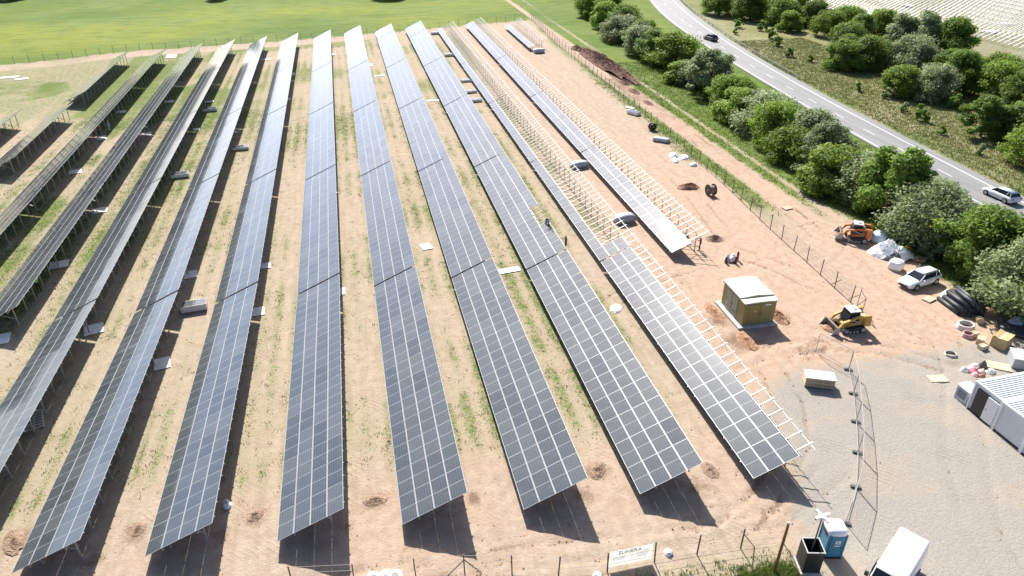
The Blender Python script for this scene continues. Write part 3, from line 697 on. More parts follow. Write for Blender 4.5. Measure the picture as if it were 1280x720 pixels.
# temporary site fence panels with feet
HP = [(27.9, 26.2), (30.5, 28.8), (32.7, 31.7), (34.7, 34.7), (36.6, 37.7), (38.2, 40.6)]
M_htube = mat('galvanised_tube', (.42, .42, .41), .5, .4); M_foot = mat('rubber_foot', (.10, .095, .09), .9, 0, .2, 5)
def site_panel(a, c, label, h=2.0):
    ang = math.atan2(c[1]-a[1], c[0]-a[0]); L = math.dist(a, c)-.06
    e = empty('mesh_barrier', (a[0], a[1], gzf(*a)), ang); tag(e, label, 'barrier', 'temporary mesh barriers on feet')
    fm = MB().box((0, 0, .07), (.72, .24, .14), 0, None, .86).mesh('foot', M_foot); link('foot', fm, e, (0, 0, 0), (0, 0, R(-32)-ang+random.uniform(-.1, .1)))
    fr = MB()
    for x in (.03, L): fr.cyl((x, 0, .06), (x, 0, h), .026, n=6)
    for z in (.2, h-.02): fr.cyl((.03, 0, z), (L, 0, z), .024, n=6)
    fr.build('tube_frame', M_htube, e)
    b = MB(); k = .15
    while k < L-.1: b.box((k, 0, h/2+.1), (.0035, .0035, h-.25)); k += .13
    for i in range(7): b.box((L/2, 0, .35+i*.25), (L-.05, .0035, .0035))
    o = b.build('wire_mesh', M_htube, e); o['kind'] = 'stuff'
for i in range(5):
    site_panel(HP[i], HP[i+1], 'mesh site barrier on feet in the gravel yard, %s from the toilet cabin' % ordn(i+1))
site_panel((38.2, 40.6), (37.0, 43.6), 'last mesh site barrier, furthest from the toilet cabin, near the timber crate')

# ------------------------------------------------------------------ sign board with lettering
def text_mesh(body, size, m_, name='lettering', parent=None, loc=(0, 0, 0), rot=(0, 0, 0), align='CENTER', extr=.004):
    cu = bpy.data.curves.new('t', 'FONT'); cu.body = body; cu.size = size; cu.align_x = align; cu.align_y = 'CENTER'; cu.extrude = extr; cu.resolution_u = 3
    t = bpy.data.objects.new('t', cu); C.objects.link(t); dg = bpy.context.evaluated_depsgraph_get()
    me = bpy.data.meshes.new_from_object(t.evaluated_get(dg)); bpy.data.objects.remove(t); me.materials.clear(); me.materials.append(m_)
    return link(name, me, parent, loc, rot)
def banner():
    b = NB('banner_fabric'); b.p.inputs['Base Color'].default_value = (.82, .81, .78, 1); b.p.inputs['Roughness'].default_value = .6
    t = b.n('ShaderNodeBsdfTranslucent'); t.inputs[0].default_value = (.70, .69, .66, 1); mx = b.n('ShaderNodeMixShader'); mx.inputs[0].default_value = .45
    b.l(b.p.outputs[0], mx.inputs[1]); b.l(t.outputs[0], mx.inputs[2]); b.l(mx.outputs[0], b.t.nodes['Material Output'].inputs[0]); return b.ma
M_banner = banner()
e = empty('sign_board', (13.25, 26.28, 0), R(.5)); tag(e, 'white site sign board with gold company lettering on the front fence', 'sign')
qb = MB(); qb.v = [(-1.375, 0, .245), (1.375, 0, .245), (1.375, 0, 1.595), (-1.375, 0, 1.595)]; qb.f = [(0, 1, 2, 3)]; qb.m = [0]; qb.build('board', M_banner, e)
M_gold = mat('sign_gold', (.10, .085, .05), .6); M_grey = mat('sign_grey_print', (.22, .22, .22), .7)
text_mesh('SUNERA', .40, M_gold, 'lettering', e, (-.08, -.019, 1.34), (R(90), 0, 0))
for (x, z, l_) in ((-.75, 1.0, .8), (-.72, .9, .9), (-.8, .8, .7), (.1, 1.0, .35), (.1, .82, .35), (.75, 1.1, .75), (.72, 1.0, .7), (.75, .9, .7), (.75, .8, .75), (.72, .7, .6), (.95, 1.28, .45), (.95, 1.2, .45)):
    MB().box((x, -.018, z), (l_, .004, .022)).build('print_line', M_grey, e)

# ------------------------------------------------------------------ pallets, panel stacks, sheets in the aisles
def pallet(x, y, rz, label, m_=None, group=None, s=(1.2, .8), z=0):
    e = empty('pallet', (x, y, gzf(x, y)+z), rz); tag(e, label, 'pallet', group); m_ = m_ or M_wood
    me = MB().box((0, 0, .135), (s[0], .10, .022)).mesh('slat', m_)
    for k in range(7): link('slat', me, e, (0, -s[1]/2+.05+k*(s[1]-.1)/6, 0))
    me2 = MB().box((0, 0, .07), (.09, s[1], .10)).mesh('bearer', m_)
    for k in (-1, 0, 1): link('bearer', me2, e, (k*(s[0]/2-.06), 0, 0))
    return e
def panel_stack(x, y, rz, n, label, wrap=False, bulge=0.0):
    """stack of modules lying on a pallet"""
    e = empty('panel_stack', (x, y, gzf(x, y)), rz); tag(e, label, 'panel stack', 'stacks of spare modules in the aisles')
    b = MB()
    for k in (-.42, 0, .42): b.box((0, k, .06), (2.2, .1, .12))
    b.build('pallet_base', M_wood, e)
    hh = n*.042
    MB().box((0, 0, .12+hh/2), (2.28, 1.13, hh)).build('module_edges', M_film if wrap else M_card, e)
    o = link('panel', PANEL, e, (PL/2, -PW/2, .12+hh+.040), (0, 0, R(90)))
    if bulge: 
        bb = MB(); rings = []
        for k in range(9):
            t = -1+2*k/8; rings.append([(t*1.2, -.62, .05), (t*1.2, .62, .05), (t*1.2, .62, .12+hh+.05+bulge*(1-t*t)), (t*1.2, -.62, .12+hh+.05+bulge*(1-t*t))])
        bb.loft(rings).build('film_wrap', mat('grey_film', (.40, .42, .45), .3, 0, .15, 3), e, True); bpy.data.objects.remove(o)
    return e
for (x, y, a, n, lb, wr, bu) in ((-16.8, 62.9, 6, 14, 'stack of dark modules with white sides on bare soil, third aisle from the left foreground', 0, 0), (-24.0, 99.6, 8, 10, 'low stack of grey modules midway along the left aisles', 0, 0), (-17., 109.4, 4, 8, 'flat module stack in the aisle left of centre, midway back', 0, 0), (-24.2, 131.4, 6, 10, 'grey module stack farthest back in the left aisles', 0, 0),
        (30.2, 72.4, 12, 15, 'film-wrapped module stack in the aisle beside the bare rail frames', 1, .18), (30.4, 91., 12, 13, 'film-wrapped grey module stack further back beside the bare rail frames', 1, .15), (22.8, 141.4, 5, 7, 'farthest of three module stacks right of the centre aisle', 0, 0), (22.2, 133.2, 5, 7, 'middle of three module stacks right of the centre aisle', 0, 0), (22.0, 127., 5, 8, 'nearest of three module stacks right of the centre aisle', 0, 0),
        (22.9, 164.6, 5, 9, 'module stack far back in the aisle under the half-built row', 0, 0), (23.0, 190., 5, 10, 'module stack by the back fence in the right aisle', 0, 0), (43.4, 163.2, 5, 16, 'tall module stack at the end of the short far row', 1, .05), (47.2, 113.2, -60, 10, 'grey module stack lying beside the right-hand fence', 0, 0), (33.2, 97.6, 70, 22, 'wrapped module stack standing against the half-built row', 1, .1)):
    panel_stack(x, y, R(a), n, lb, wr, bu)
def sheet(x, y, rz, sx, sy, label, t=.05, m_=None, tilt=0.0):
    e = MB().box((0, 0, t/2+.03), (sx, sy, t)).box((0, 0, .03), (sx*.9, sy*.12, .06)).build('cardboard_sheet', m_ or M_card, None, False, (x, y, gzf(x, y)+.005), (R(tilt), 0, rz))
    tag(e, label, 'cardboard sheet', 'white packaging sheets left in the aisles'); return e
AIS = [(6.3, 71.1, 10, 1.15, 1.5, 'in the centre aisle, alone on bare soil'), (14.2, 63.7, 8, 2.3, 1.0, 'across the aisle at the seam right of centre'), (-3.1, 63.2, 0, .8, 1.4, 'poking out below the table seam, centre left'), (-10.8, 70.4, 6, 1., 1.2, 'under the seventh row edge, upper of two'), (-10.9, 61.1, 6, 1.2, 1.5, 'under the seventh row edge, lower of two'), (-18.3, 70.2, 10, 1.3, 1.6, 'behind the lone module stack at left'), (-18.2, 54.3, 12, 1.3, 1.7, 'below the lone module stack at left'), (-25.3, 61.3, 15, 1.6, 1.8, 'with a torn end, in the left aisle'), (-32.3, 75.6, 12, 1.8, 1.7, 'by the worker in the green vest'), (-32.9, 61.4, 10, 1.3, 1.8, 'at the left frame edge'),
    (-38.6, 104.8, 15, 1.6, 1.7, 'in the shade of the left rows'), (-38.9, 119.7, 20, 1.4, 1.9, 'beside the two workers under the left row'), (-31.8, 89.9, 15, 1.7, 1.7, 'midway along the third aisle from the left'), (-32.4, 120.2, 10, 1.5, 1.9, 'further back in the third aisle from the left'), (-32.3, 139.2, 5, 1.6, 1.6, 'far back in the third aisle from the left'), (-39.2, 134.2, 5, 1.4, 1.4, 'far back in the second aisle from the left'), (-38.5, 178, 5, 2.2, 3.2, 'near the back fence at left'), (-25, 121, 5, 1., 1.2, 'small, in the fourth aisle from the left'), (-25.2, 137.6, 5, 1.6, .8, 'narrow, behind the far module stack'),
    (-12.1, 123.5, 0, .9, 1.9, 'beside the seventh row, far'), (-11.2, 136, 0, .8, 1.6, 'beside the seventh row, farther'), (-11.2, 155, 0, 1., 2.2, 'beside the seventh row, near the back'), (-4.4, 118, 3, .9, 1.3, 'at the edge of the sixth row'), (-4.6, 150, 0, .7, 2., 'far back beside the sixth row'), (14.6, 129.2, 5, 2.4, .8, 'long, across the aisle right of centre'), (6.2, 149.7, 5, 2.2, .9, 'long, across the centre aisle far back'), (-19.5, 118, 5, 2.5, .8, 'long, across the aisle left of centre'), (-17.5, 170, 5, 2.2, 1., 'far back left of centre'), (-2.9, 172, 5, 1.2, 1.5, 'near the back fence, centre'), (4.9, 160, 5, .8, 2.2, 'on the far end of the centre aisle')]
for (x, y, a, sx, sy, lb) in AIS: sheet(x, y, R(a), sx, sy, 'white packaging sheet ' + lb)
sheet(-67, 165, R(10), 3.2, 1.3, 'long white sheet on the grass at far left'); sheet(-64.2, 163, R(20), 2.4, 1.2, 'white sheet on the grass by the far left track')
pallet(-26.3, 48.6, R(20), 'pale slatted pallet half in shade under the left rows', mat('grey_pallet', (.55, .53, .48), .8, 0, .2, 5, rnd=.1), None, (1.3, 2.3))
pallet(47.9, 116.7, R(-50), 'upper white pallet beside the right-hand fence', M_card, None, (1.6, .9)); pallet(47.6, 115.1, R(-50), 'lower white pallet beside the right-hand fence', M_card, None, (1.6, .9))
panel_stack(46.2, 98.9, R(-40), 8, 'white-topped stack beside the cable drum at the right-hand fence', 1, .02)

# lumpy soft shapes: bags, rubble, soil mounds
def lump(rx, ry, h, seed, name, m_, parent=None, loc=(0, 0, 0), rz=0, amp=.35, n=22, rough=2.2, smooth=True, base=-.15):
    r_ = np.random.default_rng(seed); ox, oy = r_.uniform(0, 500, 2); v = [(0, 0, 0)]; f = []; rings = max(5, n//2)
    for k in range(1, rings+1):
        q = k/rings
        for j in range(n):
            a = 2*np.pi*j/n; rad = q*(1+amp*.5*(fbm(np.cos(a)*2+ox, np.sin(a)*2+oy, .9, 2)-.5)*2)
            v.append((rx*rad*np.cos(a), ry*rad*np.sin(a), 0))
    v = np.array(v); q = np.minimum(1, np.hypot(v[:, 0]/rx, v[:, 1]/ry))
    z = h*(1-q**rough)*(1+amp*1.6*(fbm(v[:, 0]*1.0+ox, v[:, 1]*1.0+oy, max(rx, ry)*.55, 3)-.5)); z += h*amp*.55*(rng.random(len(z))-.5)*(1-q**2)
    z[q > .97] = base; v[:, 2] = z
    for j in range(n): f.append((0, 1+j, 1+(j+1) % n))
    for k in range(rings-1):
        for j in range(n):
            a = 1+k*n+j; c = 1+k*n+(j+1) % n; f.append((a, a+n, c+n, c))
    me = bpy.data.meshes.new(name); me.from_pydata([tuple(p) for p in v], [], f); me.materials.append(m_)
    if smooth: me.polygons.foreach_set('use_smooth', [True]*len(me.polygons))
    return link(name, me, parent, loc, (0, 0, rz))
def mound(x, y, rx, ry, h, seed, label, m_=None, rz=0., n=30):
    o = lump(rx, ry, h, seed, 'soil_mound', m_ or M_dirt, None, (x, y, gzf(x, y)), rz, .75, n, 1.3, False); tag(o, label, 'soil mound', 'heaps of dug soil'); return o
for i, (x, y, rx, ry, h, lb) in enumerate(((-1.4, 34.9, .9, .55, .16, 'dark dug soil heap between the sixth and fifth row ends'), (-9.1, 35.3, .6, .5, .14, 'dark dug soil heap between the seventh and sixth row ends'), (-16.3, 35.8, .7, .45, .12, 'dark dug soil heap between the eighth and seventh row ends'), (-23.6, 36.4, 1.4, .7, .18, 'dark dug soil heap at the bottom left corner'), (13.9, 34.2, .55, 1.0, .2, 'brown dug soil heap between the fourth and third row ends'), (21.6, 32.5, .6, .9, .12, 'brown dug soil heap beside the third row end'))):
    mound(x, y, rx, ry, h, i, lb, None, R(i*37), 26+3*i)
mound(36.9, 49.6, .9, 1.9, .45, 21, 'red-brown spoil heap along the right of the green kiosk', M_dirto); mound(32.0, 46.4, .9, 1.6, .22, 22, 'low red-brown spoil in front of the green kiosk', M_dirto); mound(31.4, 51.5, .7, 1.8, .2, 25, 'low spoil left of the green kiosk', M_dirto)
mound(42.2, 80.6, 1.7, 1.0, .65, 23, 'orange soil heap beside the cable drum', M_dirto); mound(38.6, 65.8, 1.1, .9, .4, 24, 'brown soil heap at the end of the half-built row', M_dirt)
b_ = lump(2.5, 19.5, 1.35, 31, 'earth_bank', M_dirtp, None, (54.4, 149, 0), R(1.5), 1.1, 70, 2.6, False); tag(b_, 'long purple-brown earth bank beside the hedgerow track', 'earth bank')
for i, (x, y, rx, ry, h_) in enumerate(((53.2, 133.5, 1.3, 2.2, .5), (55.6, 137, 1.2, 2.0, .45), (52.6, 127, 1.0, 2.4, .35), (53.0, 165, 1.4, 2.6, .8), (52.2, 119, .8, 2.0, .25))): mound(x, y, rx, ry, h_, 140+i, '%s spoil heap trailing from the long earth bank, counted from the far end' % ordn((3, 2, 4, 1, 5)[i]), M_dirtp)

# ------------------------------------------------------------------ cable drums
M_drum = mat('dark_drum_wood', (.10, .075, .06), .8, 0, .3, 6)
def drum(x, y, rz, label, r=.75, w=.85, m_=None, cm=None):
    e = empty('cable_drum', (x, y, gzf(x, y)), rz); tag(e, label, 'cable drum', 'cable drums on site'); m_ = m_ or M_drum
    for s in (-1, 1): MB().cyl((s*(w/2-.03), 0, r), (s*(w/2+.03), 0, r), r, n=20, mi=0).build('flange', m_, e)
    MB().cyl((-w/2+.03, 0, r), (w/2-.03, 0, r), r*.68, n=18).build('cable_winding', cm or mat('cable_red_grey', (.26, .17, .15), .6, 0, .2, 9), e)
    for s in (-1, 1): MB().cyl((s*(w/2+.031), 0, r), (s*(w/2+.05), 0, r), r*.18, n=10).build('hub', M_galv, e)
drum(43.9, 77.6, R(5), 'dark cable drum with reddish winding beside the orange soil heap')
drum(46.9, 104.3, R(-75), 'black cable drum with pale hub by the right-hand fence', .6, .6, M_black)
drum(35.0, 66.2, R(20), 'white cable drum under the end of the half-built row', .5, .5, M_white)
# white bulk bags by the fence and along the front
def bulk_bag(x, y, s, label, opened=False, h=.9, m_=None):
    e = empty('bulk_bag', (x, y, gzf(x, y)), random.uniform(0, 1.5)); tag(e, label, 'bulk bag', 'white bulk bags'); m_ = m_ or M_film
    rings = []
    for z, k in ((0, .88), (.15, 1.04), (.5, 1.06), (.85, .98), (1.0, .86)):
        rings.append([(s*k*.5*math.copysign(abs(math.cos(a))**.55, math.cos(a)), s*k*.5*math.copysign(abs(math.sin(a))**.55, math.sin(a)), z*h) for a in np.linspace(0, 2*math.pi, 17)[:-1]])
    MB().loft(rings).build('sack', m_, e, True)
    if opened: MB().cyl((0, 0, h+.002), (0, 0, h+.012), s*.24, n=12).build('inside_shade', M_black, e)  # flat black disc on the top paints the shade inside the open bag
    else: lump(s*.42, s*.42, h*.25, int(abs(x*31+y*7)), 'top_fold', m_, e, (0, 0, h*.97), 0, .6, 14, 2, base=0)
    for dx, dy in ((1, 1), (-1, 1), (1, -1), (-1, -1)): MB().bar((dx*s*.33, dy*s*.33, h*.93), (dx*s*.30, dy*s*.42, h+.18), .05, .02).build('lifting_loop', m_, e)
bulk_bag(-1.85, 28.3, .95, 'open white bulk bag at the bottom edge, left of the pair', True, .7); bulk_bag(-.62, 28.2, .9, 'open white bulk bag at the bottom edge, right of the pair', True, .7)
bulk_bag(-1.15, 28.75, .5, 'small white sack between the two open bulk bags', False, .4)
lump_specs = [(45.3, 92.3, 1.0, .7, .45, 'white film bundle by the right-hand fence, upper of the three'), (46.4, 91.2, 1.1, .75, .4, 'white film bundle by the right-hand fence, right of the three'), (44.7, 90.4, 1.1, .6, .35, 'white film bundle by the right-hand fence, left of the three'), (46.4, 88., .7, .5, .35, 'small white film bundle alone by the right-hand fence'), (15.9, 26.6, .35, .3, .3, 'small white bag beside the sign board'), (11.1, 26.0, .3, .3, .25, 'small white bag at the left foot of the sign'), (22.5, 54.1, .9, .6, .25, 'flat white rubbish bag in the aisle beside the near half-built row'), (-20.8, 36.8, .35, .4, .6, 'white sack hanging at the near end of the eighth row'), (-11.0, 36.6, .3, .4, .5, 'white sack under the near end of the seventh row')]
for i, (x, y, rx, ry, h, lb) in enumerate(lump_specs):
    o = lump(rx, ry, h, 60+i, 'film_bundle', M_film, None, (x, y, gzf(x, y)), random.uniform(0, 1.5), .6, 18, 2.4); tag(o, lb, 'bag', 'white bags and film bundles')

# ------------------------------------------------------------------ transformer kiosk
M_olive = mat('olive_paint', (.27, .225, .085), .55, 0, .06, 1.5); M_oldoor = mat('grey_green_door', (.30, .33, .25), .5, 0, .05, 2); M_roofg = mat('pale_green_roof', (.52, .53, .40), .6, 0, .05, 1)
e = empty('transformer_kiosk', (34.2, 50.55, 0), R(-1)); tag(e, 'olive green transformer kiosk with pale roof on a concrete slab', 'kiosk')
MB().box((-.1, 0, .05), (3.9, 4.9, .34)).build('slab', M_conc, e, bevel=.03)
MB().box((0, 0, 1.37), (3.15, 4.1, 2.3)).build('body', M_olive, e, bevel=.02)
o = MB().prism([(-1.68, 2.52), (1.68, 2.52), (1.68, 2.70), (0, 2.84), (-1.68, 2.70)], -1.28, 2.15).build('roof', M_roofg, e, bevel=.02)
MB().prism([(-1.68, 2.52), (1.68, 2.52), (1.68, 2.60), (0, 2.66), (-1.68, 2.60)], -2.18, -1.283).build('roof_lip', M_roofg, e, bevel=.02)
for y in (-.35, .75):
    d = MB().box((-1.6, y, 1.33), (.05, 1.02, 2.05)).build('door', M_oldoor, e, bevel=.01)
    for k in range(5): MB().box((-1.633, y, .6+k*.07), (.02, .7, .03)).build('louvre', M_oldoor, d)
    MB().box((-1.64, y+.38, 1.35), (.04, .04, .2)).build('handle', M_black, d)
for x in (-.55, .55):
    d = MB().box((x, -2.07, 1.33), (1.05, .05, 2.05)).build('door', M_olive, e, bevel=.01); MB().box((x+(.4 if x < 0 else -.4), -2.11, 1.3), (.04, .04, .2)).build('handle', M_black, d)
M_warn = mat('warning_yellow', (.75, .50, .02), .5)
MB().prism([(-.62, 1.55), (-.32, 1.55), (-.47, 1.82)], -2.112, -2.10).build('warning_sign', M_warn, e)
MB().box((.75, -2.105, 2.2), (.55, .012, .12)).build('name_plate', M_white, e)

# ------------------------------------------------------------------ timber crate
e = empty('timber_crate', (34.55, 39.45, gzf(34.5, 39.4)), R(-24)); tag(e, 'long timber crate with white lid standing in the gravel yard', 'crate')
MB().box((0, 0, .5), (2.2, 1.0, .72)).build('core', mat('crate_inside', (.30, .22, .12), .8), e)
for s in (-1, 1):
    me = MB().box((0, 0, 0), (.09, .03, .86)).mesh('slat', M_wood)
    for k in range(14): link('slat', me, e, (-1.06+k*.163, s*.518, .5))
    me = MB().box((0, 0, 0), (2.26, .03, .1)).mesh('board', M_wood)
    for z in (.18, .52, .86): link('board', me, e, (0, s*.55, z))
    me = MB().box((0, 0, 0), (.03, 1.06, .1)).mesh('board', M_wood)
    for z in (.18, .34, .52, .70, .86): link('board', me, e, (s*1.12, 0, z))
MB().box((0, 0, .945), (2.34, 1.16, .05)).build('lid', M_card, e)
for y in (-.4, 0, .4): MB().box((0, y, .05), (2.2, .1, .1)).build('runner', M_wood, e)

# ------------------------------------------------------------------ site cabins
M_cabin = mat('cabin_white', (.62, .66, .68), .45, 0, .04, 1); M_croof = mat('cabin_roof', (.63, .65, .67), .5, .1, .05, 2); M_trim = mat('cabin_trim', (.78, .79, .79), .45)
def cabin(y0, label, door=False, W=2.5, L=6.0, H=2.6):
    e = empty('site_cabin', (44.15, y0, 0), R(2)); tag(e, label, 'cabin', 'white site cabins side by side')   # local: x into the cabin, y across
    MB().box((L/2+.05, 0, H/2+.05), (L-.1, W-.08, H-.2)).build('walls', M_cabin, e)
    for x in (.06, L-.0):
        for y in (-W/2+.06, W/2-.06): MB().box((x, y, H/2), (.14, .13, H)).build('corner_post', M_trim, e)
    for y in (-W/2+.05, W/2-.05): MB().box((L/2, y, H-.04), (L, .12, .16)).build('roof_rail', M_trim, e)
    for x in (.06, L): MB().box((x, 0, H-.045), (.13, W-.22, .17)).build('roof_rail', M_trim, e)
    r_ = MB().box((L/2, 0, H-.03), (L-.16, W-.18, .04)).build('roof', mat('roof_valley', (.26, .28, .30), .5), e)
    me = MB().prism([(-.06, 0), (.06, 0), (.035, .035), (-.035, .035)], 0, L-.2).mesh('roof_rib', M_croof)
    for k in range(11): link('roof_rib', me, r_, (.1, -W/2+.2+k*(W-.40)/10, H-.008), (0, 0, R(-90)))
    MB().box((L/2, 0, .07), (L-.2, W-.15, .14)).build('base', M_black, e)
    if door:
        MB().box((.03, .35, 1.2), (.14, 1.0, 2.05)).build('doorway_shade', M_black, e)  # solid black box paints the dark interior seen through the open door
        d = MB().box((.0, 0, 1.2), (.06, .95, 2.0)).build('door', M_trim, e, loc=(-.05, -.2-.46, 0)); MB().box((-.06, .3, 1.15), (.06, .12, .05)).build('handle', M_oldwood, d)
    return e
cabin(33.05, 'white site cabin with open door, beside the grey tank box', True); cabin(30.5, 'middle white site cabin with plain panel end'); cabin(27.95, 'nearest white site cabin, cut by the right frame edge')
e = empty('tank_box', (44.75, 35.1, gzf(44.7, 35.1)), R(2)); tag(e, 'low grey box with white lid against the first site cabin', 'tank box')
MB().box((0, 0, .62), (1.1, 1.15, 1.2)).build('body', mat('box_grey', (.42, .46, .48), .5, 0, .15, 4), e, bevel=.03); MB().box((0, 0, 1.255), (1.2, 1.25, .07)).build('lid', M_white, e)
for k in range(5): MB().box((-.56, 0, .4+k*.14), (.02, .8, .05)).build('louvre', M_black, e)

# ------------------------------------------------------------------ vehicles
def wheel(parent, x, y, r, w_, side):
    t = MB().cyl((x, y-w_/2, r), (x, y+w_/2, r), r, n=18).build('wheel', M_rubber, parent, True)
    MB().cyl((x, y+side*(w_/2), r), (x, y+side*(w_/2+.012), r), r*.62, n=14).build('rim', M_alu, t)
def car(x, y, rz, paint, label, z=0, L=4.6, W=1.82, estate=True):
    e = empty('parked_car' if z == 0 else 'car', (x, y, z if z else gzf(x, y)+.0), rz); tag(e, label, 'car'); h = W/2
    # body: rings along x (rear -> front), profile of half section
    st = [(-L/2, .42, .80, .90), (-L/2+.12, .28, .92, .95), (-L/2+.5, .24, .96, .99), (-.6, .22, .95, 1.0), (.5, .22, .93, 1.0), (.95, .23, .90, .99), (L/2-.55, .24, .78, .96), (L/2-.15, .27, .66, .88), (L/2, .34, .56, .74)]
    rings = []
    for (sx, z0, z1, k) in st:
        hw = h*k; rings.append([(sx, -hw*.9, z0), (sx, -hw, z0+.14), (sx, -hw, z0+(z1-z0)*.62), (sx, -hw*.90, z1), (sx, -hw*.45, z1+.03), (sx, hw*.45, z1+.03), (sx, hw*.90, z1), (sx, hw, z0+(z1-z0)*.62), (sx, hw, z0+.14), (sx, hw*.9, z0)])
    body = MB().loft(rings).build('body', paint, e, True, bevel=.0)
    zr_ = 1.44; re = -L/2+.28 if estate else -L/2+.85
    # greenhouse
    gb = [(re-.02 if estate else re-.45, .93), (-.2, .93), (1.02, .90)]; gt = [(re+.28, zr_-.05), (-.3, zr_), (.30, zr_-.04)]
    def ring(xb, zb, wb): return [(xb, -wb, zb), (xb, wb, zb)]
    v = [(gb[0][0], -h*.88, .93), (gb[2][0], -h*.84, .90), (gb[2][0], h*.84, .90), (gb[0][0], h*.88, .93), (gt[0][0], -h*.70, gt[0][1]), (gt[2][0], -h*.68, gt[2][1]), (gt[2][0], h*.68, gt[2][1]), (gt[0][0], h*.70, gt[0][1])]
    b = MB(); b.v = v; b.f = [(0,1,5,4), (1,2,6,5), (2,3,7,6), (3,0,4,7), (4,5,6,7), (3,2,1,0)]; b.m = [0]*6; b.build('window_glass', M_glassd, e)
    b = MB(); b.loft([[(gt[0][0]-.06, -h*.72, gt[0][1]-.03), (gt[0][0]-.06, -h*.4, gt[0][1]+.025), (gt[0][0]-.06, h*.4, gt[0][1]+.025), (gt[0][0]-.06, h*.72, gt[0][1]-.03)], [(-.3, -h*.73, zr_-.02), (-.3, -h*.4, zr_+.05), (-.3, h*.4, zr_+.05), (-.3, h*.73, zr_-.02)], [(.34, -h*.69, gt[2][1]-.02), (.34, -h*.4, gt[2][1]+.03), (.34, h*.4, gt[2][1]+.03), (.34, h*.69, gt[2][1]-.02)]]); b.build('roof', paint, e, True)
    for s in (-1, 1):
        for (xa, xb) in ((gb[2][0], gt[2][0]), (-.15, -.22), (re+.75, re+.62), (gb[0][0]+.03, gt[0][0]+.02)):
            MB().bar((xa, s*h*.865, .92), (xb, s*h*.705, zr_-.05), .07, .05).build('pillar', paint if xa != -.15 else M_black, e)
        m_ = MB().box((.72, s*(h+.07), .98), (.16, .16, .12)).build('mirror', paint, e, bevel=.03)
        MB().box((L/2-.22, s*h*.62, .60), (.32, .34, .12)).build('headlight', mat('lamp_glass', (.7, .72, .75), .15), e, bevel=.03)
        MB().box((-L/2+.03, s*h*.72, .80), (.10, .26, .16)).build('tail_light', mat('red_lamp', (.35, .02, .02), .25), e, bevel=.02)
        d = MB().box((0, s*(h+.001), .62), (1.05, .015, .02)).build('door_line', M_black, e)
        for wx in (L/2-.88, -L/2+.85):
            MB().cyl((wx, s*(h-.26), .34), (wx, s*(h+.004), .34), .385, n=20).build('wheel_arch', M_black, e); wheel(e, wx, s*(h-.10), .32, .22, s)
    MB().box((L/2-.02, 0, .42), (.08, W*.5, .16)).build('grille', M_black, e); MB().box((L/2+.0, 0, .30), (.05, W*.62, .08)).build('bumper', M_black, e)
    MB().box((-L/2+.0, 0, .60), (.03, .52, .11)).build('number_plate', M_white, e)
    return e
def paint(name, c, r_=.25): 
    m_ = mat(name, c, r_, 0, .02, 1); m_.node_tree.nodes['Principled BSDF'].inputs['Coat Weight'].default_value = .6; return m_
car(54.1, 51.9, R(193), paint('white_car_paint', (.74, .75, .76)), 'white estate car parked under the trees beside the yard')
car(79.4, 68.3, R(93), paint('silver_car_paint', (.62, .66, .70)), 'pale silver car driving on the road at the right edge', .105)
car(88.2, 167.2, R(97), paint('black_car_paint', (.03, .032, .04)), 'black car driving away on the distant road', .105, 4.4, 1.8)

